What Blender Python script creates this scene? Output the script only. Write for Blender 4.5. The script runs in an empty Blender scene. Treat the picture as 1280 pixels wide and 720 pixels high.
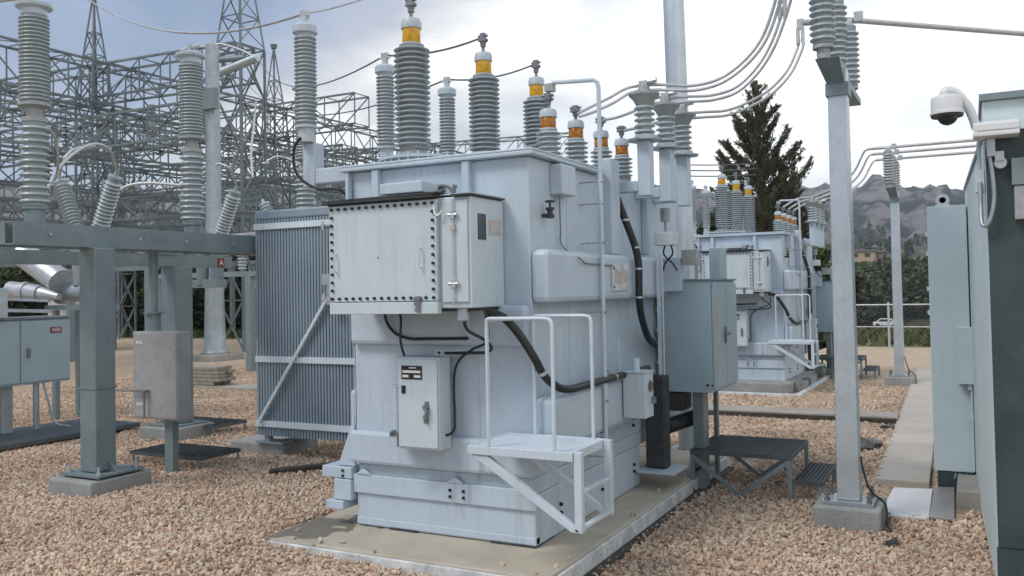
import bpy, math, random
import numpy as np
from mathutils import Vector, Matrix, noise as mnoise
R = math.radians
rnd = random.Random(7)
scene = bpy.context.scene
HAZE = 0.00035
col = scene.collection

# ---------------------------------------------------------------- camera
FPX, CX, CY, HCAM = 1106.0, 640.0, 334.0, 1.9      # focal length and optical centre of a 1280x720 frame
def unit(v):
    v = np.array(v, float); return v / np.linalg.norm(v)
_Y = unit([575, CY-352, -FPX]); _X = -unit([-2130, CY-403, -FPX]); _X = unit(_X - _Y*_X.dot(_Y)); _Z = np.cross(_X, _Y)
CM = np.array([_X, _Y, _Z])
EYE = np.array([0, 0, HCAM])
def ray(px, py): return CM @ np.array([px-CX, CY-py, -FPX])
def G(px, py, z=0.0):
    d = ray(px, py); return Vector(EYE + d*((z-HCAM)/d[2]))
def AY(px, py, Y):
    d = ray(px, py); return Vector(EYE + d*(Y/d[1]))
def AX(px, py, X):
    d = ray(px, py); return Vector(EYE + d*(X/d[0]))
def AD(px, py, dep):
    return Vector(EYE + ray(px, py)*(dep/FPX))
cam_d = bpy.data.cameras.new('camera'); cam = bpy.data.objects.new('camera', cam_d); col.objects.link(cam)
cam_d.sensor_width = 36; cam_d.lens = FPX/1280*36; cam_d.shift_y = (CY-360)/1280; cam_d.clip_end = 6000; cam_d.clip_start = 0.05
m4 = Matrix.Identity(4)
for i in range(3):
    for j in range(3): m4[i][j] = CM[i, j]
    m4[i][3] = EYE[i]
cam.matrix_world = m4
scene.camera = cam

# ---------------------------------------------------------------- sky, sun, exposure
SUN_EL, SUN_AZ = 52.0, 215.0            # azimuth clockwise from +Y: high, behind the camera to the left
world = bpy.data.worlds.new('World'); scene.world = world; world.use_nodes = True
nt = world.node_tree; nt.nodes.clear()
def N(t, tree=None, **kw):
    n = (tree or nt).nodes.new(t)
    for k, v in kw.items(): setattr(n, k, v)
    return n
sky = N('ShaderNodeTexSky', sky_type='NISHITA', sun_disc=False)
sky.sun_elevation = R(SUN_EL); sky.sun_rotation = R(SUN_AZ)
bg1 = N('ShaderNodeBackground'); bg1.inputs[1].default_value = 0.085
nt.links.new(sky.outputs[0], bg1.inputs[0])
tc = N('ShaderNodeTexCoord')
mp = N('ShaderNodeMapping'); mp.inputs['Scale'].default_value = (1.0, 1.0, 2.6); mp.inputs['Location'].default_value = (0.35, 0.2, 0.1)
nt.links.new(tc.outputs['Generated'], mp.inputs[0])
n1 = N('ShaderNodeTexNoise'); n1.inputs['Scale'].default_value = 1.9; n1.inputs['Detail'].default_value = 9; n1.inputs['Roughness'].default_value = .52; n1.inputs['Distortion'].default_value = .35
n2 = N('ShaderNodeTexNoise'); n2.inputs['Scale'].default_value = 3.4; n2.inputs['Detail'].default_value = 8; n2.inputs['Roughness'].default_value = .5; n2.inputs['Distortion'].default_value = .2
for n in (n1, n2): nt.links.new(mp.outputs[0], n.inputs['Vector'])
# brightness of the cloud deck: brighter towards the right of the view and near the horizon there
dot = N('ShaderNodeVectorMath', operation='DOT_PRODUCT'); nt.links.new(tc.outputs['Generated'], dot.inputs[0])
dot.inputs[1].default_value = (0.93, 0.36, -0.75)
mr = N('ShaderNodeMapRange'); mr.inputs[1].default_value = -0.85; mr.inputs[2].default_value = 0.12; nt.links.new(dot.outputs['Value'], mr.inputs[0])
mr.interpolation_type = 'SMOOTHSTEP'
ad = N('ShaderNodeMath', operation='MULTIPLY_ADD'); ad.inputs[1].default_value = 2.3; ad.inputs[2].default_value = -1.15
nt.links.new(n1.outputs[0], ad.inputs[0])
ad2 = N('ShaderNodeMath', operation='ADD', use_clamp=True); nt.links.new(mr.outputs[0], ad2.inputs[0]); nt.links.new(ad.outputs[0], ad2.inputs[1])
cr = N('ShaderNodeValToRGB'); nt.links.new(ad2.outputs[0], cr.inputs[0])
e = cr.color_ramp.elements
e[0].position = 0.0; e[0].color = (.20, .26, .37, 1)
e[1].position = .86; e[1].color = (.92, .92, .91, 1)
for p, c in ((.26, (.29, .345, .45, 1)), (.46, (.375, .405, .475, 1)), (.66, (.58, .595, .615, 1))):
    x = cr.color_ramp.elements.new(p); x.color = c
bg2 = N('ShaderNodeBackground'); bg2.inputs[1].default_value = 1.0; nt.links.new(cr.outputs[0], bg2.inputs[0])
mrc = N('ShaderNodeMapRange'); mrc.inputs[1].default_value = .36; mrc.inputs[2].default_value = .56; mrc.inputs[3].default_value = .62; nt.links.new(n2.outputs[0], mrc.inputs[0])
mx = N('ShaderNodeMixShader'); nt.links.new(mrc.outputs[0], mx.inputs[0]); nt.links.new(bg1.outputs[0], mx.inputs[1]); nt.links.new(bg2.outputs[0], mx.inputs[2])
wo = N('ShaderNodeOutputWorld'); nt.links.new(mx.outputs[0], wo.inputs[0])
sd = bpy.data.lights.new('sun', 'SUN'); sd.energy = 1.5; sd.angle = R(22); sd.color = (1, .95, .88)
so = bpy.data.objects.new('sun', sd); col.objects.link(so)
_d = Vector((math.sin(R(SUN_AZ))*math.cos(R(SUN_EL)), math.cos(R(SUN_AZ))*math.cos(R(SUN_EL)), math.sin(R(SUN_EL))))
so.rotation_euler = (-_d).to_track_quat('-Z', 'Y').to_euler()
scene.view_settings.view_transform = 'Standard'; scene.view_settings.look = 'None'
scene.view_settings.exposure = 0.66; scene.view_settings.gamma = 1.0

# ---------------------------------------------------------------- materials
MATS = {}
def mat(name, color, rough=.5, metal=0.0, var=.12, vscale=3.0, bump=0.0, bscale=30.0, dirt=None, dirt_amt=.0, streak=0.0, spec=.5, coords='Object', col2=None, spangle=0):
    m = bpy.data.materials.new(name); m.use_nodes = True; t = m.node_tree; ns = t.nodes; L = t.links.new
    b = ns['Principled BSDF']; b.inputs['Roughness'].default_value = rough; b.inputs['Metallic'].default_value = metal
    b.inputs['Specular IOR Level'].default_value = spec
    tcn = N('ShaderNodeTexCoord', t)
    c = tcn.outputs[coords]
    no = N('ShaderNodeTexNoise', t); no.inputs['Scale'].default_value = vscale; no.inputs['Detail'].default_value = 8; no.inputs['Roughness'].default_value = .62; L(c, no.inputs['Vector'])
    mxn = N('ShaderNodeMix', t, data_type='RGBA'); 
    lo = tuple(max(0, x*(1-var)) for x in color) if col2 is None else col2
    hi = tuple(min(1, x*(1+var)) for x in color) if col2 is None else color
    mxn.inputs[6].default_value = (*lo, 1); mxn.inputs[7].default_value = (*hi, 1)
    mrr = N('ShaderNodeMapRange', t); mrr.inputs[1].default_value = .3; mrr.inputs[2].default_value = .7; L(no.outputs[0], mrr.inputs[0]); L(mrr.outputs[0], mxn.inputs[0])
    out = mxn.outputs[2]
    if spangle:
        vo = N('ShaderNodeTexVoronoi', t); vo.inputs['Scale'].default_value = spangle; L(c, vo.inputs['Vector'])
        sp = N('ShaderNodeMix', t, data_type='RGBA', blend_type='OVERLAY'); sp.inputs[0].default_value = .10; L(out, sp.inputs[6]); 
        bw = N('ShaderNodeRGBToBW', t); L(vo.outputs['Color'], bw.inputs[0]); L(bw.outputs[0], sp.inputs[7]); out = sp.outputs[2]
    if streak > 0:
        mpp = N('ShaderNodeMapping', t); mpp.inputs['Scale'].default_value = (22, 22, .9); L(c, mpp.inputs[0])
        ns2 = N('ShaderNodeTexNoise', t); ns2.inputs['Scale'].default_value = 1.0; ns2.inputs['Detail'].default_value = 6; L(mpp.outputs[0], ns2.inputs['Vector'])
        ns3 = N('ShaderNodeTexNoise', t); ns3.inputs['Scale'].default_value = 1.7; L(c, ns3.inputs['Vector'])
        m1 = N('ShaderNodeMapRange', t); m1.inputs[1].default_value = .5; m1.inputs[2].default_value = .75; L(ns2.outputs[0], m1.inputs[0])
        m2 = N('ShaderNodeMapRange', t); m2.inputs[1].default_value = .42; m2.inputs[2].default_value = .68; m2.inputs[4].default_value = streak; L(ns3.outputs[0], m2.inputs[0])
        mm = N('ShaderNodeMath', t, operation='MULTIPLY'); L(m1.outputs[0], mm.inputs[0]); L(m2.outputs[0], mm.inputs[1])
        mc = N('ShaderNodeMix', t, data_type='RGBA'); L(mm.outputs[0], mc.inputs[0]); L(out, mc.inputs[6]); mc.inputs[7].default_value = (*(dirt or (.2, .17, .14)), 1); out = mc.outputs[2]
    if dirt_amt > 0:
        nd = N('ShaderNodeTexNoise', t); nd.inputs['Scale'].default_value = vscale*2.3; nd.inputs['Detail'].default_value = 10; nd.inputs['Roughness'].default_value = .7; L(c, nd.inputs['Vector'])
        md = N('ShaderNodeMapRange', t); md.inputs[1].default_value = .52; md.inputs[2].default_value = .72; md.inputs[4].default_value = dirt_amt; L(nd.outputs[0], md.inputs[0])
        mc = N('ShaderNodeMix', t, data_type='RGBA'); L(md.outputs[0], mc.inputs[0]); L(out, mc.inputs[6]); mc.inputs[7].default_value = (*(dirt or (.2, .17, .14)), 1); out = mc.outputs[2]
    L(out, b.inputs['Base Color'])
    rr = N('ShaderNodeMapRange', t); rr.inputs[3].default_value = max(.05, rough-.1); rr.inputs[4].default_value = min(1, rough+.12); L(no.outputs[0], rr.inputs[0]); L(rr.outputs[0], b.inputs['Roughness'])
    if bump > 0:
        nb = N('ShaderNodeTexNoise', t); nb.inputs['Scale'].default_value = bscale; nb.inputs['Detail'].default_value = 6; L(c, nb.inputs['Vector'])
        bu = N('ShaderNodeBump', t); bu.inputs['Strength'].default_value = bump; bu.inputs['Distance'].default_value = .01; L(nb.outputs[0], bu.inputs['Height']); L(bu.outputs[0], b.inputs['Normal'])
    MATS[name] = m; return m

GRIME = (.16, .14, .12)
mat('tank_paint', (.46, .55, .63), .44, var=.08, vscale=1.7, streak=.42, dirt=(.19, .15, .115), dirt_amt=.13, bump=.16, bscale=3.5)
mat('plate_paint', (.50, .585, .635), .45, var=.06, vscale=3, streak=.20, dirt=GRIME, dirt_amt=.09, bump=.05, bscale=12)
mat('cabinet_paint', (.33, .43, .49), .42, var=.07, vscale=2.5, streak=.22, dirt=(.3, .24, .2), dirt_amt=.07, bump=.04, bscale=10)
mat('rail_paint', (.52, .60, .67), .4, var=.08, vscale=5, streak=.2, dirt=GRIME, dirt_amt=.15)
mat('radiator_paint', (.24, .31, .365), .5, var=.10, vscale=1.5, streak=.25, dirt=(.1, .1, .1), dirt_amt=.1)
mat('radiator_band', (.62, .70, .75), .45, var=.08, streak=.2, dirt=GRIME, dirt_amt=.1)
mat('galvanised', (.36, .41, .44), .42, metal=.55, var=.14, vscale=4, dirt=(.2, .2, .19), dirt_amt=.3, spangle=55)
mat('galvanised_pale', (.52, .58, .62), .38, metal=.6, var=.10, vscale=3, dirt=(.33, .35, .36), dirt_amt=.25, spangle=70, streak=.4)
mat('steel_green', (.19, .245, .26), .45, metal=.2, var=.14, vscale=2.5, dirt=(.09, .11, .12), dirt_amt=.35, streak=.35, bump=.05)
mat('lattice_steel', (.155, .19, .20), .55, metal=.2, var=.3, vscale=.8)
mat('lattice_pale', (.27, .30, .32), .5, metal=.4, var=.25, vscale=1.5)
mat('box_metal', (.40, .415, .42), .42, metal=.45, var=.12, vscale=6, dirt=(.25, .22, .18), dirt_amt=.4, streak=.3)
mat('porcelain', (.35, .405, .425), .22, var=.10, vscale=6, dirt=(.18, .17, .16), dirt_amt=.25)
mat('porcelain_pale', (.36, .42, .44), .25, var=.08, vscale=6, dirt=(.2, .2, .19), dirt_amt=.2)
mat('porcelain_brown', (.075, .06, .055), .25, var=.2)
mat('cap_paint', (.45, .52, .57), .35, var=.08, vscale=8, dirt=GRIME, dirt_amt=.2)
mat('terminal_metal', (.22, .23, .24), .45, metal=.6, var=.25, vscale=25, dirt=(.08, .08, .08), dirt_amt=.4)
mat('amber', (.80, .50, .04), .18, var=.35, vscale=26, col2=(.50, .22, .01))
mat('amber_dark', (.62, .24, .02), .15, var=.5, vscale=38, col2=(.16, .05, .01))
mat('flange_cement', (.35, .37, .37), .6, metal=.3, var=.15, vscale=14, dirt=(.15, .14, .13), dirt_amt=.4)
mat('rubber', (.012, .016, .018), .45, var=.3)
mat('dark_gasket', (.035, .04, .042), .6, var=.5, vscale=20)
mat('bolt_dark', (.03, .033, .04), .5, metal=.5, var=.3)
mat('aluminium', (.50, .52, .54), .4, metal=.6, var=.15, vscale=10)
mat('conductor', (.50, .51, .52), .5, metal=.5, var=.15, vscale=10)
mat('wire_dark', (.12, .13, .14), .55, metal=.4)
mat('concrete', (.31, .29, .26), .85, var=.18, vscale=2.2, bump=.5, bscale=45, dirt=(.14, .12, .10), dirt_amt=.35)
mat('concrete_grey', (.27, .28, .275), .85, var=.2, vscale=4, bump=.5, bscale=60, dirt=(.12, .11, .1), dirt_amt=.3, streak=.3)
mat('trench_cover', (.40, .37, .33), .8, var=.14, vscale=1.6, bump=.3, bscale=60, dirt=(.2, .17, .14), dirt_amt=.3)
mat('white_edge', (.55, .57, .58), .7, var=.3, vscale=7, dirt=(.2, .19, .17), dirt_amt=.6, bump=.3, bscale=50)
mat('grating', (.10, .12, .135), .5, metal=.5, var=.25, vscale=12)
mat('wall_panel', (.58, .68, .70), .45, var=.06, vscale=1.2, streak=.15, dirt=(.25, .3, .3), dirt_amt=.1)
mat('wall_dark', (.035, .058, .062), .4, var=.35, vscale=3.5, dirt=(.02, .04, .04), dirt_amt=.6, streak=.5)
mat('cabinet_blue', (.52, .61, .645), .45, var=.05, vscale=1.5, streak=.12, dirt=(.2, .25, .26), dirt_amt=.08)
mat('white_plastic', (.66, .68, .69), .35, var=.05)
mat('white_sheet', (.62, .63, .65), .5, var=.12, vscale=5, dirt=(.35, .32, .3), dirt_amt=.5, bump=.2)
mat('tread_plate', (.34, .32, .32), .5, metal=.5, var=.15, vscale=7, dirt=(.2, .16, .14), dirt_amt=.4)
mat('dome_glass', (.012, .012, .014), .08, spec=.7)
mat('tarpaulin', (.03, .034, .034), .5, var=.4, vscale=8, bump=.5, bscale=14)
mat('timber', (.27, .25, .21), .85, var=.3, vscale=8, dirt=(.12, .1, .08), dirt_amt=.4, bump=.5)
mat('dark_timber', (.055, .045, .038), .9, var=.4, vscale=8, bump=.6)
mat('label_black', (.015, .017, .02), .4)
mat('label_white', (.7, .7, .7), .5)
mat('label_red', (.20, .03, .03), .5, var=.2)
mat('label_tan', (.42, .33, .27), .4, var=.35, vscale=18, col2=(.52, .53, .52))
mat('window_dark', (.03, .04, .05), .12)
mat('bark', (.09, .065, .05), .9, var=.35, vscale=9, bump=.6, bscale=20)
mat('stucco_tan', (.42, .31, .20), .85, var=.1)
mat('stucco_brown', (.28, .22, .16), .85, var=.1)
mat('roof_grey', (.16, .15, .14), .8, var=.2)
mat('white_paint', (.7, .7, .7), .4, var=.05)
mat('grey_tank', (.55, .53, .50), .6, var=.15, vscale=4, streak=.4, dirt=(.3, .25, .2), dirt_amt=.2)

# ---------------------------------------------------------------- mesh builder
ORI = {}
class MB:
    def __init__(s): s.v = []; s.f = []; s.marks = []
    def add(s, vs, fs):
        s.marks.append((len(s.v), len(s.f))); o = len(s.v); s.v += [tuple(p) for p in vs]; s.f += [tuple(o+i for i in f) for f in fs]; return s
    def box(s, x0, x1, y0, y1, z0, z1):
        return s.add([(x0,y0,z0),(x1,y0,z0),(x1,y1,z0),(x0,y1,z0),(x0,y0,z1),(x1,y0,z1),(x1,y1,z1),(x0,y1,z1)],
              [(0,3,2,1),(4,5,6,7),(0,1,5,4),(1,2,6,5),(2,3,7,6),(3,0,4,7)])
    def hexa(s, b, t):   # quad b (ccw from above) and quad t above it
        return s.add(list(b)+list(t), [(0,3,2,1),(4,5,6,7),(0,1,5,4),(1,2,6,5),(2,3,7,6),(3,0,4,7)])
    def frame(s, a, b):
        a = Vector(a); b = Vector(b); d = (b-a).normalized()
        u = d.cross(Vector((0,0,1)))
        if u.length < 1e-3: u = Vector((1,0,0))
        u.normalize(); w = u.cross(d); return a, b, u, w
    def bar(s, a, b, wu, ww=None):       # square bar
        a, b, u, w = s.frame(a, b); ww = wu if ww is None else ww
        q = [u*wu/2+w*ww/2, -u*wu/2+w*ww/2, -u*wu/2-w*ww/2, u*wu/2-w*ww/2]
        return s.add([a+x for x in q]+[b+x for x in q], [(0,1,2,3),(7,6,5,4),(0,4,5,1),(1,5,6,2),(2,6,7,3),(3,7,4,0)])
    def cyl(s, a, b, r0, r1=None, n=16):
        a, b, u, w = s.frame(a, b); r1 = r0 if r1 is None else r1
        cs = [(math.cos(2*math.pi*i/n), math.sin(2*math.pi*i/n)) for i in range(n)]
        vs = [a+(u*c+w*k)*r0 for c, k in cs]+[b+(u*c+w*k)*r1 for c, k in cs]
        fs = [(i, (i+1)%n, n+(i+1)%n, n+i)[::-1] for i in range(n)]+[tuple(range(n)), tuple(range(2*n-1, n-1, -1))]
        return s.add(vs, fs)
    def tube(s, pts, r, n=8):
        pts = [Vector(p) for p in pts]; N_ = len(pts); vs = []; fs = []
        up = None
        for i, p in enumerate(pts):
            d = (pts[min(i+1, N_-1)]-pts[max(i-1, 0)]).normalized()
            if up is None:
                up = d.orthogonal().normalized()
            up = (up-d*up.dot(d)).normalized(); w = d.cross(up)
            for k in range(n):
                a = 2*math.pi*k/n; vs.append(p+(up*math.cos(a)+w*math.sin(a))*r)
        for i in range(N_-1):
            for k in range(n):
                fs.append((i*n+k, i*n+(k+1)%n, (i+1)*n+(k+1)%n, (i+1)*n+k))
        fs.append(tuple(range(n))[::-1]); fs.append(tuple(range((N_-1)*n, N_*n)))
        return s.add(vs, fs)
    def lathe(s, prof, base, axis=(0,0,1), n=24):   # prof: (radius, height)
        base = Vector(base); ax = Vector(axis).normalized(); u = ax.orthogonal().normalized(); w = ax.cross(u)
        vs = []; m = len(prof)
        for r, h in prof:
            for k in range(n):
                a = 2*math.pi*k/n; vs.append(base+ax*h+(u*math.cos(a)+w*math.sin(a))*r)
        fs = [(i*n+k, i*n+(k+1)%n, (i+1)*n+(k+1)%n, (i+1)*n+k) for i in range(m-1) for k in range(n)]
        fs.append(tuple(range(n))[::-1]); fs.append(tuple(range((m-1)*n, m*n)))
        return s.add(vs, fs)
    def prism(s, poly, axis, t0, t1):      # poly of 2D points in the plane normal to axis ('x','y','z')
        n = len(poly)
        def P(p, t): return {'x': (t, p[0], p[1]), 'y': (p[0], t, p[1]), 'z': (p[0], p[1], t)}[axis]
        vs = [P(p, t0) for p in poly]+[P(p, t1) for p in poly]
        fs = [tuple(range(n))[::-1], tuple(range(n, 2*n))]+[(i, (i+1)%n, n+(i+1)%n, n+i) for i in range(n)]
        return s.add(vs, fs)
    def split(s, name, m, parent=None, smooth=None, bevel=0):     # every primitive becomes an object of its own
        out = []
        for i, (v0, f0) in enumerate(s.marks):
            v1, f1 = s.marks[i+1] if i+1 < len(s.marks) else (len(s.v), len(s.f))
            k = MB(); k.v = s.v[v0:v1]; k.f = [tuple(j-v0 for j in f) for f in s.f[f0:f1]]; out.append(k.build(name, m, parent, smooth, bevel))
        return out
    def build(s, name, m, parent=None, smooth=None, bevel=0, loc=None):
        o0 = ORI[parent.name] if parent is not None else Vector(loc or (0,0,0))
        me = bpy.data.meshes.new(name)
        vs = np.array(s.v, float).reshape(-1, 3)-np.array(o0)
        me.from_pydata(vs.tolist(), [], s.f); me.update()
        import bmesh
        bm = bmesh.new(); bm.from_mesh(me); bmesh.ops.recalc_face_normals(bm, faces=bm.faces); bm.to_mesh(me); bm.free()
        o = bpy.data.objects.new(name, me); col.objects.link(o)
        me.materials.append(MATS[m] if isinstance(m, str) else m)
        if parent is not None: o.parent = parent
        else: o.location = o0
        ORI[o.name] = o0
        if smooth:
            me.shade_smooth()
            me.set_sharp_from_angle(angle=R(smooth if smooth is not True else 40))
        if bevel:
            bv = o.modifiers.new('bevel', 'BEVEL'); bv.width = bevel; bv.segments = 2; bv.limit_method = 'ANGLE'; bv.angle_limit = R(40); bv.harden_normals = False
        return o
def sheds(L, n, rc, rs, alt=0.0, r_end=None):
    """porcelain profile: n sheds over length L, drooping skirts"""
    p = [(rc*1.12, 0), (rc*1.12, L*.012)]; h0 = L*.02; st = (L*.96)/n
    for i in range(n):
        z = h0+i*st; r = rs if (i % 2 == 0 or not alt) else rs-alt
        p += [(rc, z+st*.05), (rc*1.02, z+st*.12), (r*.97, z+st*.28), (r, z+st*.36), (r*.985, z+st*.46), (rc*1.25, z+st*.72), (rc, z+st*.86)]
    p += [(rc*1.1, L*.985), (rc*1.1, L)]
    return p
def tag(o, label=None, cat=None, group=None, kind=None):
    if label: o['label'] = label
    if cat: o['category'] = cat
    if group: o['group'] = group
    if kind: o['kind'] = kind
    return o
def thing(name, label, cat, loc=(0,0,0), group=None):
    o = bpy.data.objects.new(name, None); col.objects.link(o); o.location = loc; o.empty_display_size = .1
    ORI[o.name] = Vector(loc); return tag(o, label, cat, group)
def children(o): return [c for c in bpy.data.objects if c.parent == o]
def copy_tree(o, parent=None):
    c = o.copy(); col.objects.link(c)
    if parent is not None: c.parent = parent
    ORI[c.name] = ORI[o.name]
    for ch in children(o): copy_tree(ch, c)
    return c
def dup(o, off, label, group=None):
    c = copy_tree(o); c.location = Vector(o.location)+Vector(off); c['label'] = label
    if group: c['group'] = group
    return c
def smoothpath(pts, k=6):       # Catmull-Rom
    pts = [Vector(p) for p in pts]; P = [pts[0]*2-pts[1]]+pts+[pts[-1]*2-pts[-2]]; out = []
    for i in range(1, len(P)-2):
        for j in range(k):
            t = j/k; a, b, c, d = P[i-1:i+3]
            out.append(.5*((2*b)+(-a+c)*t+(2*a-5*b+4*c-d)*t*t+(-a+3*b-3*c+d)*t**3))
    out.append(pts[-1]); return out
def text_mesh(body, size, name, m, parent, loc, rot, extrude=.001):
    cu = bpy.data.curves.new(name, 'FONT'); cu.body = body; cu.size = size; cu.extrude = extrude; cu.align_x = 'CENTER'; cu.align_y = 'CENTER'
    tmp = bpy.data.objects.new(name, cu); col.objects.link(tmp); bpy.context.view_layer.update()
    me = bpy.data.meshes.new_from_object(tmp.evaluated_get(bpy.context.evaluated_depsgraph_get())); bpy.data.objects.remove(tmp)
    me.materials.clear(); me.materials.append(MATS[m]); o = bpy.data.objects.new(name, me); col.objects.link(o)
    o.rotation_euler = rot; o.parent = parent; o.location = Vector(loc)-ORI[parent.name]; ORI[o.name] = ORI[parent.name]
    return o
# ================================================================ ground, terrain, gravel
def nodemat(name):
    m = bpy.data.materials.new(name); m.use_nodes = True; MATS[name] = m
    return m, m.node_tree, m.node_tree.nodes, m.node_tree.links.new, m.node_tree.nodes['Principled BSDF']
# gravel ground: crushed pinkish granite between and beyond the loose stones
m, t, ns, L, b = nodemat('gravel_ground')
c = N('ShaderNodeTexCoord', t).outputs['Object']
vo = N('ShaderNodeTexVoronoi', t); vo.inputs['Scale'].default_value = 34; L(c, vo.inputs['Vector'])
vo2 = N('ShaderNodeTexVoronoi', t); vo2.inputs['Scale'].default_value = 11; L(c, vo2.inputs['Vector'])
rp = N('ShaderNodeValToRGB', t); bw = N('ShaderNodeSeparateColor', t); L(vo.outputs['Color'], bw.inputs[0]); L(bw.outputs[0], rp.inputs[0])
e = rp.color_ramp.elements; e[0].color = (.24, .17, .13, 1); e[1].color = (.56, .47, .37, 1)
for p, cc in ((.3, (.42, .32, .23, 1)), (.55, (.50, .395, .285, 1)), (.8, (.54, .45, .33, 1))):
    x = e.new(p); x.color = cc
big = N('ShaderNodeTexNoise', t); big.inputs['Scale'].default_value = .45; big.inputs['Detail'].default_value = 6; L(c, big.inputs['Vector'])
dk = N('ShaderNodeMix', t, data_type='RGBA', blend_type='MULTIPLY'); 
mrb = N('ShaderNodeMapRange', t); mrb.inputs[1].default_value = .35; mrb.inputs[2].default_value = .65; L(big.outputs[0], mrb.inputs[0]); L(mrb.outputs[0], dk.inputs[0]); L(rp.outputs[0], dk.inputs[6]); dk.inputs[7].default_value = (.88, .83, .76, 1)
# dirt yard further back
sep = N('ShaderNodeSeparateXYZ', t); L(c, sep.inputs[0])
sm = N('ShaderNodeMath', t, operation='MULTIPLY_ADD'); L(big.outputs[0], sm.inputs[0]); sm.inputs[1].default_value = 7.0; L(sep.outputs[1], sm.inputs[2])
mry = N('ShaderNodeMapRange', t); mry.inputs[1].default_value = 21; mry.inputs[2].default_value = 25; L(sm.outputs[0], mry.inputs[0])
nf = N('ShaderNodeTexNoise', t); nf.inputs['Scale'].default_value = 1.6; nf.inputs['Detail'].default_value = 12; nf.inputs['Roughness'].default_value = .75; L(c, nf.inputs['Vector'])
dr = N('ShaderNodeValToRGB', t); L(nf.outputs[0], dr.inputs[0]); dr.color_ramp.elements[0].position = .3; dr.color_ramp.elements[1].position = .7
dr.color_ramp.elements[0].color = (.40, .31, .215, 1); dr.color_ramp.elements[1].color = (.58, .47, .345, 1)
mxd = N('ShaderNodeMix', t, data_type='RGBA'); L(mry.outputs[0], mxd.inputs[0]); L(dk.outputs[2], mxd.inputs[6]); L(dr.outputs[0], mxd.inputs[7])
L(mxd.outputs[2], b.inputs['Base Color']); b.inputs['Roughness'].default_value = .9
bu = N('ShaderNodeBump', t); bu.inputs['Strength'].default_value = .9; bu.inputs['Distance'].default_value = .03; bu.invert = True
L(vo.outputs['Distance'], bu.inputs['Height']); L(bu.outputs[0], b.inputs['Normal'])
def gz(x, y):      # low heaps of gravel against the slab and at the lower left
    h = .10*math.exp(-(((x+5.6)/1.5)**2+((y-5.4)/1.3)**2))
    dx = max(-4.63-x, x+2.25, 0); dy = max(4.82-y, y-9.3, 0); d = math.hypot(dx, dy)
    h += .062*max(0, 1-d/.8)**1.5 if (dy > 0 or x < -4.6) and x < -2.2 else 0
    h += .012*mnoise.noise(Vector((x*.9, y*.9, 0)))+.012
    e_ = min(1, max(0, (y-2)/1.5), max(0, (17.5-y)/3), max(0, (x+19)/2), max(0, (2.8-x)/1))
    if x > -1.3: e_ *= max(0, min(1, (-1.3-x)/.3+1))
    return max(0, h*e_)
gx = [-900, -60, -30]+list(np.arange(-20, 3.01, .2))+[10, 60, 900]; gy = [-300, -20]+list(np.arange(2, 18.01, .2))+[24, 37.5]
g = MB(); g.add([(x, y, gz(x, y)) for y in gy for x in gx], [(j*len(gx)+i, j*len(gx)+i+1, (j+1)*len(gx)+i+1, (j+1)*len(gx)+i) for j in range(len(gy)-1) for i in range(len(gx)-1)])
g = g.build('ground', 'gravel_ground', smooth=60); tag(g, kind='structure')

# loose stones
m, t, ns, L, b = nodemat('gravel_stone')
oi = N('ShaderNodeObjectInfo', t); rp = N('ShaderNodeValToRGB', t); L(oi.outputs['Random'], rp.inputs[0])
e = rp.color_ramp.elements; e[0].color = (.25, .19, .15, 1); e[1].color = (.68, .60, .49, 1)
for p, cc in ((.12, (.40, .29, .215, 1)), (.35, (.57, .40, .305, 1)), (.60, (.61, .475, .36, 1)), (.84, (.60, .52, .41, 1))):
    x = e.new(p); x.color = cc
no = N('ShaderNodeTexNoise', t); no.inputs['Scale'].default_value = 2.0; no.inputs['Detail'].default_value = 6; L(N('ShaderNodeTexCoord', t).outputs['Object'], no.inputs['Vector'])
mm = N('ShaderNodeMix', t, data_type='RGBA', blend_type='OVERLAY'); mm.inputs[0].default_value = .35; L(rp.outputs[0], mm.inputs[6]); L(no.outputs[0], mm.inputs[7])
pn = N('ShaderNodeTexNoise', t); pn.inputs['Scale'].default_value = .8; pn.inputs['Detail'].default_value = 5; pn.inputs['Roughness'].default_value = .6; L(oi.outputs['Location'], pn.inputs['Vector'])
pr = N('ShaderNodeValToRGB', t); L(pn.outputs[0], pr.inputs[0]); pr.color_ramp.elements[0].position = .33; pr.color_ramp.elements[0].color = (.74, .70, .66, 1); pr.color_ramp.elements[1].position = .6; pr.color_ramp.elements[1].color = (1, 1, 1, 1)
x = pr.color_ramp.elements.new(.72); x.color = (1, .94, .86, 1)
pm_ = N('ShaderNodeMix', t, data_type='RGBA', blend_type='MULTIPLY'); pm_.inputs[0].default_value = 1; L(mm.outputs[2], pm_.inputs[6]); L(pr.outputs[0], pm_.inputs[7]); L(pm_.outputs[2], b.inputs['Base Color']); b.inputs['Roughness'].default_value = .85
rs = np.random.RandomState(3)
def frustum(p, mx=40):
    c = CM.T @ (p.T-EYE[:, None]); px = CX+FPX*c[0]/-c[2]; py = CY-FPX*c[1]/-c[2]
    return (c[2] < -1) & (px > -mx-60) & (px < 1280+mx+60) & (py < 720+90)
pts = []
for (y0, y1, dens) in ((3.2, 8.0, 1150), (8.0, 12.0, 700), (12.0, 18.0, 300)):
    n = int((y1-y0)*20*dens); p = np.column_stack([rs.uniform(-17.5, 2.5, n), rs.uniform(y0, y1, n), rs.uniform(-.002, .014, n)])
    p = p[frustum(p)]
    dist = np.hypot(p[:, 0], p[:, 1])
    pts.append(p)
pts = np.vstack(pts)
def inrect(p, x0, x1, y0, y1): return (p[:, 0] > x0) & (p[:, 0] < x1) & (p[:, 1] > y0) & (p[:, 1] < y1)
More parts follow.
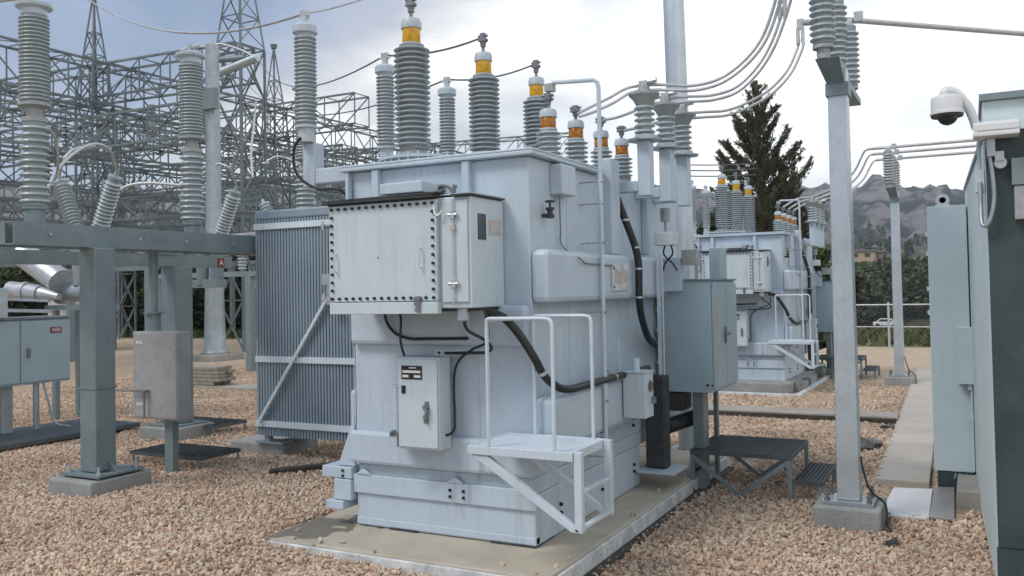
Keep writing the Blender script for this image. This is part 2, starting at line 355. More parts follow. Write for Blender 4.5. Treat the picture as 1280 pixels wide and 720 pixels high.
bad = inrect(pts, -4.63, -2.27, 4.85, 9.4) | inrect(pts, -4.95, -2.6, 15.6, 20.3) | inrect(pts, -.93, -.36, 9.0, 21) | (pts[:, 0] > 0.05) | inrect(pts, -.82, -.1, 7.9, 9.15) | inrect(pts, -5.2, -.93, 12.85, 13.5)
pts = pts[~bad]
n = 9; stray = np.column_stack([rs.uniform(-4.6, -2.34, n), 4.89+np.abs(rs.normal(0, .10, n)), np.full(n, .158)]); stray2 = np.column_stack([-2.35-np.abs(rs.normal(0, .07, n)), rs.uniform(5, 8, n), np.full(n, .158)])
# low mound of heaped gravel at the left of the pad
pts[:, 2] += np.array([gz(a, b_) for a, b_ in pts[:, :2]])
pts = np.vstack([pts, stray, stray2])
gv = bpy.data.meshes.new('gravel'); gv.from_pydata(pts.tolist(), [], []); gv.update()
go = bpy.data.objects.new('gravel', gv); col.objects.link(go); tag(go, 'loose pinkish tan crushed stone spread over the yard', 'gravel', kind='stuff')
gt = bpy.data.node_groups.new('gravel_nodes', 'GeometryNodeTree')
gt.interface.new_socket('Geometry', in_out='INPUT', socket_type='NodeSocketGeometry'); gt.interface.new_socket('Geometry', in_out='OUTPUT', socket_type='NodeSocketGeometry')
gi = gt.nodes.new('NodeGroupInput'); gout = gt.nodes.new('NodeGroupOutput'); GL = gt.links.new
jn = gt.nodes.new('GeometryNodeJoinGeometry')
for k in range(6):
    ic = gt.nodes.new('GeometryNodeMeshIcoSphere'); ic.inputs['Radius'].default_value = 1; ic.inputs['Subdivisions'].default_value = 2
    sp = gt.nodes.new('GeometryNodeSetPosition'); tx = gt.nodes.new('ShaderNodeTexNoise'); tx.inputs['Scale'].default_value = .9; tx.inputs['Detail'].default_value = 1.5
    ps = gt.nodes.new('GeometryNodeInputPosition'); va = gt.nodes.new('ShaderNodeVectorMath'); va.operation = 'ADD'; va.inputs[1].default_value = (k*7.3, k*3.1, k*5.7); GL(ps.outputs[0], va.inputs[0]); GL(va.outputs[0], tx.inputs['Vector'])
    vs = gt.nodes.new('ShaderNodeVectorMath'); vs.operation = 'SUBTRACT'; vs.inputs[1].default_value = (.5, .5, .5); GL(tx.outputs['Color'], vs.inputs[0])
    vm = gt.nodes.new('ShaderNodeVectorMath'); vm.operation = 'MULTIPLY'; vm.inputs[1].default_value = (1.9, 1.9, 1.9); GL(vs.outputs[0], vm.inputs[0])
    GL(ic.outputs['Mesh'], sp.inputs['Geometry']); GL(vm.outputs[0], sp.inputs['Offset'])
    gti = gt.nodes.new('GeometryNodeGeometryToInstance'); GL(sp.outputs[0], gti.inputs[0]); GL(gti.outputs[0], jn.inputs[0])
iop = gt.nodes.new('GeometryNodeInstanceOnPoints'); GL(gi.outputs[0], iop.inputs['Points']); GL(jn.outputs[0], iop.inputs['Instance']); iop.inputs['Pick Instance'].default_value = True
rv = gt.nodes.new('FunctionNodeRandomValue'); rv.data_type = 'FLOAT_VECTOR'; rv.inputs[0].default_value = (0, 0, 0); rv.inputs[1].default_value = (6.28, 6.28, 6.28); rv.inputs['Seed'].default_value = 3
GL(rv.outputs[0], iop.inputs['Rotation'])
rv2 = gt.nodes.new('FunctionNodeRandomValue'); rv2.data_type = 'FLOAT_VECTOR'; rv2.inputs[0].default_value = (.010, .008, .006); rv2.inputs[1].default_value = (.026, .020, .016); rv2.inputs['Seed'].default_value = 5
GL(rv2.outputs[0], iop.inputs['Scale'])
sm_ = gt.nodes.new('GeometryNodeSetMaterial'); sm_.inputs['Material'].default_value = MATS['gravel_stone']; GL(iop.outputs[0], sm_.inputs[0]); GL(sm_.outputs[0], gout.inputs[0])
md = go.modifiers.new('gravel', 'NODES'); md.node_group = gt
gv.materials.append(MATS['gravel_stone'])

# ---- terrain beyond the yard: grassy flat, foothills, rocky ridge
RIDGE = [(-900, 232), (-300, 240), (-60, 236), (60, 240), (150, 236), (240, 246), (300, 240), (335, 226), (370, 235), (410, 240), (432, 219), (470, 216), (600, 214), (700, 222), (800, 226), (862, 230), (900, 240), (940, 250),
         (985, 240), (1003, 232), (1018, 236), (1034, 222), (1047, 238), (1062, 243), (1074, 230), (1096, 221), (1112, 228), (1130, 236), (1165, 234), (1200, 238), (1250, 234), (1320, 240), (1700, 238), (2600, 236)]
rid_az = []; rid_t = []
for px, py in RIDGE:
    d = ray(px, py); rid_az.append(math.atan2(d[0], d[1])); rid_t.append(d[2]/math.hypot(d[0], d[1]))
RR = 900.0
def theight(x, y):
    r = math.hypot(x, y); az = math.atan2(x, y)
    hr = np.interp(az, rid_az, rid_t)*RR+HCAM
    v = Vector((x*.012, y*.012, 3.1))
    n = mnoise.fractal(v, .9, 2.1, 6)
    crag = abs(mnoise.fractal(Vector((x*.006, y*.006, 8.8)), .8, 2.2, 6))
    if r < 40: base = -0.3
    elif r < 130: base = -.3-(r-40)/90*5.4
    elif r < 165: base = -5.7
    elif r < 250: base = -5.7+(r-165)/85*13.2
    elif r < 420: base = 7.5+(r-250)/170*9
    elif r < RR: k = (r-420)/(RR-420); base = 16.5+(hr-16.5)*(k**.85)
    else: base = hr-(r-RR)*.25
    amp = 0 if r < 170 else (min(1, (r-170)/400)*6 if r < 420 else 6+30*math.sin(min(1, (r-420)/(RR-420))*math.pi)+2)
    f_ = mnoise.fractal(Vector((x*.045, y*.045, 5.2)), .7, 2.1, 4) if r > 400 else 0
    return base+n*amp*.5-(crag*amp*1.1 if r > 420 else 0)+f_*min(5.5, (r-400)*.05)*(1.0 if r > 400 else 0)
az0, az1, NA = R(-112), R(75), 420
rads = [33]+list(np.geomspace(37, 420, 60))+list(np.linspace(432, 1000, 90))
vs = []; fs = []
for r in rads:
    for i in range(NA+1):
        a = az0+(az1-az0)*i/NA; x = math.sin(a)*r; y = math.cos(a)*r; vs.append((x, y, theight(x, y)))
for j in range(len(rads)-1):
    for i in range(NA):
        fs.append((j*(NA+1)+i, j*(NA+1)+i+1, (j+1)*(NA+1)+i+1, (j+1)*(NA+1)+i))
m, t, ns, L, b = nodemat('hillside')
c = N('ShaderNodeTexCoord', t).outputs['Object']
sep = N('ShaderNodeSeparateXYZ', t); L(c, sep.inputs[0])
nA = N('ShaderNodeTexNoise', t); nA.inputs['Scale'].default_value = .03; nA.inputs['Detail'].default_value = 12; nA.inputs['Roughness'].default_value = .62; L(c, nA.inputs['Vector'])
nB = N('ShaderNodeTexNoise', t); nB.inputs['Scale'].default_value = .07; nB.inputs['Detail'].default_value = 10; nB.inputs['Roughness'].default_value = .7; L(c, nB.inputs['Vector'])
rock = N('ShaderNodeValToRGB', t); L(nB.outputs[0], rock.inputs[0]); rock.color_ramp.elements[0].position = .32; rock.color_ramp.elements[1].position = .68
rock.color_ramp.elements[0].color = (.13, .125, .14, 1); rock.color_ramp.elements[1].color = (.50, .46, .465, 1)
mk = N('ShaderNodeMapRange', t); mk.inputs[1].default_value = .46; mk.inputs[2].default_value = .56; L(nA.outputs[0], mk.inputs[0])
mkb = N('ShaderNodeMath', t, operation='MULTIPLY_ADD', use_clamp=True); L(nB.outputs[0], mkb.inputs[0]); mkb.inputs[1].default_value = 3.2; mkb.inputs[2].default_value = -1.65; 
mka = N('ShaderNodeMath', t, operation='ADD', use_clamp=True); L(mk.outputs[0], mka.inputs[0]); L(mkb.outputs[0], mka.inputs[1])
hill = N('ShaderNodeMix', t, data_type='RGBA'); L(mka.outputs[0], hill.inputs[0]); L(rock.outputs[0], hill.inputs[6]); hill.inputs[7].default_value = (.045, .065, .06, 1)
grs = N('ShaderNodeValToRGB', t); L(nB.outputs[0], grs.inputs[0]); grs.color_ramp.elements[0].color = (.07, .085, .035, 1); grs.color_ramp.elements[1].color = (.26, .24, .13, 1); grs.color_ramp.elements[0].position = .3; grs.color_ramp.elements[1].position = .7
mz = N('ShaderNodeMapRange', t); mz.inputs[1].default_value = 9; mz.inputs[2].default_value = 18; L(sep.outputs[2], mz.inputs[0])
fin = N('ShaderNodeMix', t, data_type='RGBA'); L(mz.outputs[0], fin.inputs[0]); L(grs.outputs[0], fin.inputs[6]); L(hill.outputs[2], fin.inputs[7])
L(fin.outputs[2], b.inputs['Base Color']); b.inputs['Roughness'].default_value = .95
bu = N('ShaderNodeBump', t); bu.inputs['Strength'].default_value = 1; bu.inputs['Distance'].default_value = 14; L(nB.outputs[0], bu.inputs['Height']); L(bu.outputs[0], b.inputs['Normal'])
h = MB(); h.add(vs, fs); h = h.build('hills', 'hillside', smooth=60); tag(h, kind='structure')
# ================================================================ transformer (built in world coordinates round its near right corner)
T = Vector((-2.67, 5.42, 0.0))
def W(x, y, z): return (T.x+x, T.y+y, z)
class TB(MB):        # boxes given relative to the tank's near right corner
    def b(s, x0, x1, y0, y1, z0, z1): return s.box(T.x+x0, T.x+x1, T.y+y0, T.y+y1, z0, z1)
GT = 'oil filled power transformers standing in the yard'
tr = thing('power_transformer', 'large pale blue power transformer in the foreground, on the nearest concrete slab', 'transformer', (T.x-.75, T.y+1.7, .15), GT)
k = TB()
k.b(-1.5, 0, 0, 2.12, .155, .50)              # skirt
k.b(-1.5, 0, 0.0, 3.4, .62, 2.82)
k.b(-1.49, -.005, .012, 3.38, .501, .619)
tank = k.build('tank', 'tank_paint', tr, bevel=.012)
k = TB()                                      # boxed stiffening belts
k.b(-1.53, .03, -.055, .0, .625, .87); k.b(-1.5, .0, -.065, .0, 1.515, 1.80)
k.b(.0, .14, -.01, 3.36, 1.81, 2.175); k.b(.0, .15, -.01, 1.98, .80, 1.165)
k.b(-1.56, -1.5, .0, 3.3, 1.81, 2.17); k.b(-1.56, -1.5, 0, 3.3, .82, 1.17)
k.split('stiffening_belt', 'tank_paint', tank, bevel=.038)
k = TB()
k.b(-1.58, .06, -.065, 1.25, 2.822, 2.85); k.b(-1.58, -.1, 1.25, 3.5, 2.822, 2.85)
for x in (-1.26, -.48): k.b(x-.03, x+.03, -.05, 0, 2.52, 2.82)
k.b(-1.535, -1.505, -.05, 0, 2.2, 2.82)
k.prism([(T.x-1.58, T.y-.065), (T.x+.06, T.y-.065), (T.x+.06, T.y+1.25), (T.x-.1, T.y+1.36), (T.x-1.58, T.y+1.36)], 'z', 2.851, 2.868)
k.build('cover_rim', 'tank_paint', tank, bevel=.006)
k = TB(); 
k.b(-1.52, .02, -.022, 0, .40, .54)
for x in (-.62, -1.42): k.prism([(T.x+x-.07, .541), (T.x+x+.07, .541), (T.x+x, .585)], 'y', T.y-.03, T.y-.001)
k.b(-1.80, -1.521, -.04, .22, .50, .585); k.b(-1.68, -1.521, -.05, .16, .34, .495); k.b(-1.74, -1.58, -.07, .12, .27, .335)
k.prism([(T.x-1.67, .59), (T.x-1.51, .59), (T.x-1.51, .98)], 'y', T.y-.01, T.y+.02)
k.build('jacking_bracket', 'tank_paint', tank, bevel=.006)
k = TB()
for x in (-.66, -.55):
    for z in (.445, .49): k.cyl(W(x, -.036, z), W(x, -.022, z), .011, n=8)
for z in (.52, .56): k.cyl(W(-1.60, -.05, z), W(-1.60, -.035, z), .011, n=8)
for y in (.4, 1.2, 1.95):
    for z in (.30, .36, .70, .76): k.cyl(W(0, y, z), W(.02, y, z), .013, n=8)
k.split('bolt', 'bolt_dark', tank)
k = TB(); k.b(-1.2, -.95, -.012, .0, .135, .162); k.b(-.35, .0, -.012, .3, .135, .16); k.split('shim_plate', 'dark_gasket', tank)
k = TB(); k.b(-1.50, .0, -.004, .06, .166, .215); k.build('base_flange', 'tank_paint', tank, bevel=.004)

k = TB()
for p0_, p1_ in (((-1.502, -.001, .90), (-1.502, -.001, 1.50)), ((-.42, -.002, .88), (-.42, -.002, 1.51)), ((-.42, -.002, 1.81), (-.42, -.002, 2.52)), ((.001, .62, 1.18), (.001, .62, 1.80)), ((.001, .62, 2.18), (.001, .62, 2.8)), ((.001, 1.9, 1.18), (.001, 1.9, 1.8))): k.tube([W(*p0_), W(*p1_)], .0045, 6)
k.split('weld_seam', 'tank_paint', tank, smooth=60)
# side equipment of the tank
k = TB(); k.b(0, .10, .33, .58, 2.58, 2.80); k.b(0, .10, 1.30, 1.50, 2.178, 2.96); k.b(0, .06, 2.3, 2.34, 2.2, 2.85)
k.split('side_box', 'tank_paint', tr, bevel=.01)
k = TB(); k.lathe([(.03, 0), (.03, .02), (.02, .03), (.02, .055), (.032, .06), (.032, .075), (.008, .078), (.008, .11), (.035, .112), (.035, .124)], W(.06, .20, 2.40), n=12)
k.cyl(W(0, .20, 2.42), W(.06, .20, 2.42), .014); k.build('drain_valve', 'dark_gasket', tr, smooth=40)
# bushing turret ring on the cover
k = TB(); k.lathe([(.34, 0), (.36, 0), (.36, .02), (.31, .021), (.31, .05), (.35, .051), (.35, .07), (0.02, .071)], W(-1.08, .35, 2.852), n=40)
for yy in (1.45, 2.55): MB().lathe([(.22, 0), (.24, .0), (.24, .05), (.02, .051)], W(-1.08, yy, 2.852), n=32).build('cover_ring', 'cap_paint', tr, smooth=35)
kb = MB()
for i in range(28):
    a = 2*math.pi*i/28; kb.cyl(W(-1.08+.335*math.cos(a), .35+.335*math.sin(a), 2.87), W(-1.08+.335*math.cos(a), .35+.335*math.sin(a), 2.945), .009, n=6)
cr_ = k.build('cover_ring', 'cap_paint', tr, smooth=35); kb.split('bolt', 'cap_paint', cr_)
k = TB(); k.lathe([(.17, 0), (.19, .0), (.19, .05), (.02, .051)], W(-.25, .85, 2.853), n=28); k.b(-.42, -.08, .62, .8, 2.852, 2.90); k.build('cover_hatch', 'dark_gasket', tr, smooth=35)

def bushing(name, x, y, z0, L, n, rc, rs, band_h, band_r, cap_h, term, amber='amber', label=None, seg=26, pr='porcelain'):
    p = TB(); base = W(x, y, z0)
    p.lathe([(rs*.72, -.06), (rs*.98, -.06), (rs*.98, -.035), (rs*.80, -.034), (rs*.80, -.01), (rs*.9, -.008), (rc*1.2, .0), (rc*1.15, .03)], base, n=seg)
    fl = p.build(name, 'flange_cement', tr, smooth=35)
    if label: fl['label'] = label
    MB().lathe(sheds(L, n, rc, rs), base, n=seg).build('insulator', pr, fl, smooth=50)
    z = z0+L
    MB().lathe([(band_r*.98, 0), (band_r, .002), (band_r, band_h), (band_r*.98, band_h+.001)], W(x, y, z+.012), n=seg).build('oil_gauge', amber, fl, smooth=50)
    MB().lathe([(band_r*1.12, 0), (band_r*1.12, .012), (band_r*.95, .0121)], W(x, y, z), n=seg).build('collar', 'cap_paint', fl, smooth=40); c_ = MB()
    zz = z+.012+band_h
    c_.lathe([(band_r*1.13, 0), (band_r*1.15, .01), (band_r*1.15, cap_h*.5), (band_r*1.02, cap_h*.85), (band_r*.6, cap_h), (.02, cap_h*1.02)], W(x, y, zz), n=seg)
    c_.build('cap', 'cap_paint', fl, smooth=40)
    zt = zz+cap_h
    q = MB(); q.cyl(W(x, y, zt), W(x, y, zt+term*.45), .014, n=10); q.cyl(W(x, y, zt+term*.28), W(x, y, zt+term*.42), .026, n=8)
    q.box(T.x+x-.022, T.x+x+.022, T.y+y-.02, T.y+y+.02, zt+term*.45, zt+term); q.box(T.x+x-.032, T.x+x+.034, T.y+y-.028, T.y+y+.028, zt+term*.55, zt+term*.72)
    q.cyl(W(x-.045, y-.01, zt+term*.86), W(x+.045, y+.01, zt+term*.86), .012, n=8); q.cyl(W(x-.045, y-.01, zt+term*.62), W(x+.045, y+.01, zt+term*.62), .01, n=8)
    q.build('terminal_clamp', 'terminal_metal', fl, smooth=30)
    return Vector(W(x, y, zt+term*.8))
HV = [bushing('high_voltage_bushing', -1.13, yy, 3.00, .81, 19, .088, .140, .115, .070, .085, .17, label=l) for yy, l in
      ((.28, 'nearest tall ribbed bushing with gold oil band'), (1.42, 'middle tall ribbed bushing with gold oil band'), (2.50, 'farthest tall ribbed bushing with gold oil band'))]
LV = [bushing('low_voltage_bushing', -.20, yy, 2.93, .20, 5, .062, .098, .085, .060, .07, .12, 'amber_dark', seg=22, pr='porcelain_pale') for yy in (.76, 1.30, 1.86, 2.38)]

# surge arresters of the high-voltage side, on brackets at the tank's left
def arrester(x, y, z0, z1, n, rc, rs, sub):
    p = TB(); p.cyl(W(x, y, z0-.13), W(x, y, z0), .062, n=20); p.lathe([(.085, 0), (.085, .02)], W(x, y, z0-.02), n=20)
    fl = p.build('surge_arrester', 'cap_paint', tr, smooth=35); fl['label'] = sub
    MB().lathe(sheds(z1-z0, n, rc, rs), W(x, y, z0), n=22).build('insulator', 'porcelain', fl, smooth=50)
    MB().lathe([(rc*1.1, -.03), (rc*1.15, .0), (rs*1.02, .005), (rs*1.10, .01), (rs*1.10, .06), (rs*.9, .078), (.05, .082), (.028, .085), (.028, .14), (.01, .14)], W(x, y, z1), n=24).build('grading_cap', 'cap_paint', fl, smooth=35)
    q = MB(); q.box(T.x+x-.03, T.x+x+.03, T.y+y-.02, T.y+y+.02, z1+.13, z1+.19); q.cyl(W(x-.05, y, z1+.15), W(x+.05, y, z1+.15), .010, n=8); q.build('terminal_clamp', 'aluminium', fl)
    return Vector(W(x, y, z1+.17))
A1 = arrester(-1.93, -.02, 3.22, 3.94, 22, .062, .088, 'nearest surge arrester, on the arm left of the tank')
A2 = arrester(-1.93, 1.05, 3.20, 3.85, 20, .058, .084, 'middle surge arrester')
A3 = arrester(-1.93, 2.10, 3.18, 3.85, 20, .058, .084, 'farthest surge arrester')
def armbar(y, xa, z_, top):
    k = TB()
    k.box(T.x+xa-.06, T.x+xa+.06, T.y+y-.06, T.y+y+.06, z_-.12, top)
    k.b(xa+.06, -1.5, y-.055, y+.055, z_-.10, z_+.02)
    return k
armbar(-.02+.08, -1.93, 2.86, 3.09).build('arrester_arm', 'tank_paint', tr, bevel=.01)
armbar(1.05, -1.93, 2.80, 3.07).build('arrester_arm', 'tank_paint', tr, bevel=.01)
armbar(2.10, -1.93, 2.80, 3.05).build('arrester_arm', 'tank_paint', tr, bevel=.01)
MB().tube(smoothpath([W(-1.93, -.09, 3.12), W(-1.99, -.1, 3.02), W(-1.98, -.08, 2.84), W(-1.82, -.05, 2.72), W(-1.62, -.03, 2.70), W(-1.53, 0, 2.62)]), .011).build('arrester_cable', 'rubber', tr, smooth=60)

# low-voltage side surge arresters standing on the arms over the right side
for i, (yy, zt) in enumerate(((1.61, 3.12), (2.19, 3.13), (2.70, 3.13))):
    k = TB(); k.b(.0, .235, yy-.05, yy+.05, 2.70, 2.79); k.b(.235, .345, yy-.055, yy+.055, 2.66, zt); k.build('arrester_bracket', 'tank_paint', tr, bevel=.008)
    p = TB(); p.lathe([(.05, 0), (.15, .0), (.15, .015), (.10, .02), (.09, .05), (.06, .055)], W(.29, yy, zt), n=8); 
    fl = p.build('low_voltage_arrester', 'galvanised', tr, smooth=25)
    MB().lathe(sheds(.26, 5, .055, .088), W(.29, yy, zt+.05), n=22).build('insulator', 'porcelain_pale', fl, smooth=50)
    MB().lathe([(.06, -.02), (.075, 0), (.09, .03), (.128, .07), (.128, .085), (.05, .09), (.045, .16), (.01, .165)], W(.29, yy, zt+.31), n=24).build('top_cap', 'flange_cement', fl, smooth=35)
    q = MB(); q.cyl(W(.20, yy, zt+.475), W(.40, yy, zt+.50), .022, n=10); q.box(T.x+.255, T.x+.325, T.y+yy-.035, T.y+yy+.035, zt+.44, zt+.50); q.build('terminal_clamp', 'aluminium', fl, smooth=35)
def LVT(i): return Vector(W(.29, (1.61, 2.19, 2.70)[i], (3.12, 3.13, 3.13)[i]+.49))

T.x += .14
# main junction housing on the front: bolted cover plate, body and side box
k = TB(); k.b(-1.44, -.34, -.46, -.01, 1.79, 2.52); hs = k.build('junction_housing', 'plate_paint', tr, bevel=.008)
k = TB(); k.b(-1.47, -.58, -.50, -.462, 1.84, 2.51); cp = k.build('cover_plate', 'plate_paint', hs, bevel=.004)
k = TB(); k.b(-1.46, -.57, -.515, -.462, 1.755, 1.835); k.build('bottom_angle', 'plate_paint', hs, bevel=.004)
k = TB()
x0, x1, z0, z1 = -1.44, -.605, 1.862, 2.485
for i in range(15):
    x = x0+(x1-x0)*i/14
    for z in (z0, z1): k.cyl(W(x, -.514, z), W(x, -.499, z), .0105, n=8)
for i in range(1, 11):
    z = z0+(z1-z0)*i/11
    for x in (x0, x1): k.cyl(W(x, -.514, z), W(x, -.499, z), .0105, n=8)
k.split('bolt', 'bolt_dark', hs)
k = TB(); k.b(-1.50, -.58, -.54, -.45, 2.522, 2.535); k.b(-.47, -.32, -.50, -.02, 2.522, 2.534); k.b(-1.48, -.6, -.50, -.463, 2.512, 2.521)
k.prism([(T.x-1.5, 2.536), (T.x-.58, 2.54), (T.x-.56, 2.555), (T.x-1.5, 2.548)], 'y', T.y-.53, T.y-.2)
k.build('drip_cover', 'dark_gasket', hs)
k = TB(); k.b(-1.46, -.34, -.44, -.02, 2.536, 2.545); k.build('top_sheet', 'plate_paint', hs)
k = TB(); k.b(-1.13, -.78, -.36, -.05, 2.585, 2.66); k.b(-1.05, -.85, -.30, -.1, 2.545, 2.585); k.build('top_box', 'plate_paint', hs, bevel=.006)
k = TB(); k.tube(smoothpath([W(-.74, -.2, 2.59), W(-.72, -.22, 2.63), W(-.66, -.2, 2.62), W(-.62, -.2, 2.56)]), .012); k.cyl(W(-.76, -.2, 2.57), W(-.70, -.2, 2.61), .022); k.cyl(W(-.63, -.2, 2.57), W(-.61, -.2, 2.635), .016); k.build('eye_bolt', 'terminal_metal', hs, smooth=40)
def handle(k, x, z0, z1, y, off=.03, r=.005): k.tube([W(x, y, z0), W(x, y-off, z0+.003), W(x, y-off, z1-.003), W(x, y, z1)], r, 6)
k = TB(); handle(k, -.70, 2.06, 2.19, -.50); handle(k, -1.405, 2.05, 2.17, -.50); k.split('handle', 'plate_paint', hs)
k = TB(); k.cyl(W(-1.05, -.503, 2.14), W(-1.05, -.499, 2.14), .006, n=8); k.box(T.x-.745, T.x-.70, T.y-.53, T.y-.50, 1.81, 1.87); k.cyl(W(-.72, -.53, 1.785), W(-.72, -.50, 1.785), .02, n=10); k.build('latch', 'terminal_metal', hs)
for z in (1.885, 2.425, 2.02): 
    pass
k = TB()
for z in (1.87, 2.38): k.b(-1.53, -1.45, -.52, -.49, z-.006, z+.006); k.cyl(W(-1.5, -.53, z-.03), W(-1.5, -.53, z+.03), .008)
k.split('hinge', 'aluminium', hs)
k = TB()      # small door at the right part of the housing with its operating rod
k.b(-.555, -.36, -.475, -.461, 1.83, 2.50); dr_ = k.build('door', 'plate_paint', hs, bevel=.004)
k = TB(); k.cyl(W(-.46, -.49, 1.80), W(-.46, -.49, 2.50), .006, n=8)
for z in (1.95, 2.40): k.cyl(W(-.495, -.49, z), W(-.425, -.49, z), .012, n=8); k.box(T.x-.475, T.x-.445, T.y-.50, T.y-.475, z-.025, z+.025)
k.build('locking_rod', 'aluminium', hs, smooth=40)
k = TB(); k.b(-.475, -.448, -.50, -.48, 2.30, 2.335); k.build('padlock', 'label_tan', hs, bevel=.003)
k = TB(); k.tube(smoothpath([W(-.60, -.50, 2.48), W(-.585, -.51, 2.42), W(-.56, -.51, 2.40), W(-.535, -.50, 2.43)]), .007); k.build('hook', 'white_paint', hs)
k = TB(); k.b(-.341, -.333, -.37, -.27, 2.24, 2.41); k.build('side_window', 'window_dark', hs); k = TB(); k.b(-.341, -.334, -.22, -.06, 2.28, 2.38); k.build('side_label', 'label_tan', hs)
k = TB(); k.cyl(W(-.44, -.40, 1.71), W(-.44, -.40, 1.79), .045, n=18); k.build('cable_gland', 'galvanised', hs, smooth=40)
k = TB(); k.b(-1.38, -.36, -.42, -.02, 1.768, 1.788); k.build('underside_seal', 'dark_gasket', hs)

# hanging cables under the housing (still shifted with it)
def cab(pts, r=.011, name='cable', m_='rubber', parent=tr, n=8): return MB().tube(smoothpath([W(*p) for p in pts], 7), r, n).build(name, m_, parent, smooth=60)
cab([(-1.28, -.12, 1.78), (-1.27, -.10, 1.68), (-1.20, -.09, 1.60), (-1.08, -.085, 1.565), (-.92, -.08, 1.565), (-.6, -.08, 1.57)])
cab([(-1.15, -.12, 1.78), (-1.12, -.14, 1.70), (-1.12, -.15, 1.56), (-1.09, -.15, 1.45), (-1.07, -.15, 1.42)], .009)
T.x -= .14
cab([(-.30, -.40, 1.70), (-.28, -.38, 1.64), (-.20, -.32, 1.58), (-.18, -.25, 1.52), (-.25, -.2, 1.485), (-.40, -.14, 1.475), (-.55, -.13, 1.47), (-.62, -.13, 1.47)])
cab([(-.17, -.35, 1.78), (-.16, -.33, 1.66), (-.20, -.28, 1.56), (-.38, -.16, 1.50), (-.52, -.10, 1.42), (-.575, -.085, 1.3), (-.575, -.085, 1.0), (-.58, -.09, .93), (-.60, -.13, .90), (-.63, -.15, .90)], .009)
T.x += .37
# small marshalling cabinet on the front
k = TB(); k.b(-1.33, -.985, -.22, -.065, .80, 1.445); sc = k.build('marshalling_box', 'plate_paint', tr, bevel=.008)
k = TB(); k.b(-1.32, -.995, -.233, -.221, .815, 1.43); sd_ = k.build('door', 'plate_paint', sc, bevel=.005)
k = TB(); k.b(-1.285, -1.115, -.238, -.2335, 1.29, 1.385); k.build('nameplate', 'label_black', sc)
k = TB(); k.b(-1.275, -1.125, -.2400, -.2382, 1.335, 1.352); k.b(-1.275, -1.225, -.24, -.2382, 1.303, 1.320); k.b(-1.18, -1.125, -.24, -.2382, 1.303, 1.320); k.b(-1.22, -1.16, -.24, -.2382, 1.367, 1.374); k.split('nameplate_line', 'label_white', sc)
k = TB(); k.b(-1.285, -1.255, -.2405, -.2335, 1.19, 1.245); k.build('lock', 'bolt_dark', sc)
k = TB(); k.b(-1.09, -1.065, -.245, -.2335, .99, 1.14); k.cyl(W(-1.078, -.262, 1.10), W(-1.078, -.235, 1.10), .02, n=12); k.tube([W(-1.078, -.262, 1.10), W(-1.055, -.268, 1.07), W(-1.085, -.268, 1.04), W(-1.078, -.265, .99)], .006); k.build('handle', 'terminal_metal', sc, smooth=40)
k = TB(); k.cyl(W(-1.395, -.14, .90), W(-1.395, -.14, 1.24), .030, n=16); k.b(-1.43, -1.33, -.17, -.15, 1.225, 1.24); k.build('sample_pipe', 'rail_paint', sc, smooth=40)
k = TB(); k.b(-1.43, -1.33, -.19, -.14, .87, .90); k.cyl(W(-1.36, -.17, .80), W(-1.36, -.17, .87), .016, n=10); k.cyl(W(-1.40, -.19, .90), W(-1.40, -.13, .90), .018, n=10); k.build('sample_valve', 'terminal_metal', sc)
k = TB(); k.b(-1.10, -.86, -.09, -.066, 1.446, 1.49); k.build('mounting_strip', 'plate_paint', sc); k = TB()
for x in (-1.06, -.90): k.cyl(W(x, -.10, 1.468), W(x, -.088, 1.468), .010, n=8)
k.split('bolt', 'bolt_dark', sc)

T.x -= .37
# service platform with ladder at the near right corner
PX0, PX1, PY0, PY1, PZ = -.18, .54, -.59, -.04, .93
k = TB(); k.b(PX0, PX1, PY0, PY0+.02, PZ-.055, PZ); k.b(PX0, PX1, PY1-.02, PY1, PZ-.055, PZ); k.b(PX0, PX0+.02, PY0+.02, PY1-.02, PZ-.055, PZ); k.b(PX1-.02, PX1, PY0+.02, PY1-.02, PZ-.055, PZ)
k.b(PX0+.02, PX1-.02, PY0+.02, PY1-.02, PZ-.018, PZ-.004); pf = k.build('service_platform', 'rail_paint', tr, bevel=.004)
k = TB()
for y in (PY0+.012, PY1-.06):
    k.box(T.x+PX1+.002, T.x+PX1+.05, T.y+y, T.y+y+.045, .46, PZ)
    k.hexa([W(PX1-.02, y, .455), W(PX1+.05, y, .455), W(PX1+.05, y+.045, .455), W(PX1-.02, y+.045, .455)], [W(PX0+.02, y, PZ-.06), W(PX0+.13, y, PZ-.06), W(PX0+.13, y+.045, PZ-.06), W(PX0+.02, y+.045, PZ-.06)])
k.box(T.x+PX1+.01, T.x+PX1+.045, T.y+PY0+.06, T.y+PY1-.062, .465, .485); k.box(T.x+PX1+.01, T.x+PX1+.045, T.y+PY0+.06, T.y+PY1-.062, .68, .70)
k.build('ladder', 'rail_paint', pf, bevel=.003)
for y, x0_, x1_ in ((PY0+.01, PX0+.15, PX0+.60), (PY1-.02, PX0+.22, PX0+.64)):
    zt = 1.725
    k = TB(); k.tube([W(x0_, y, PZ-.03)]+[W(x0_, y, zt-.02), W(x0_+.005, y, zt-.004), W(x0_+.02, y, zt)]+[W(x1_-.05, y, zt), W(x1_-.018, y, zt-.006), W(x1_-.004, y, zt-.022), W(x1_, y, zt-.05)]+[W(x1_, y, PZ-.03)], .0125, 10)
    k.build('handrail', 'rail_paint', pf, smooth=60)
k = TB(); k.tube([W(PX0+.15, PY0+.01, 1.715), W(PX0+.22, PY1-.02, 1.715)], .011, 8); k.build('handrail', 'rail_paint', pf, smooth=60)

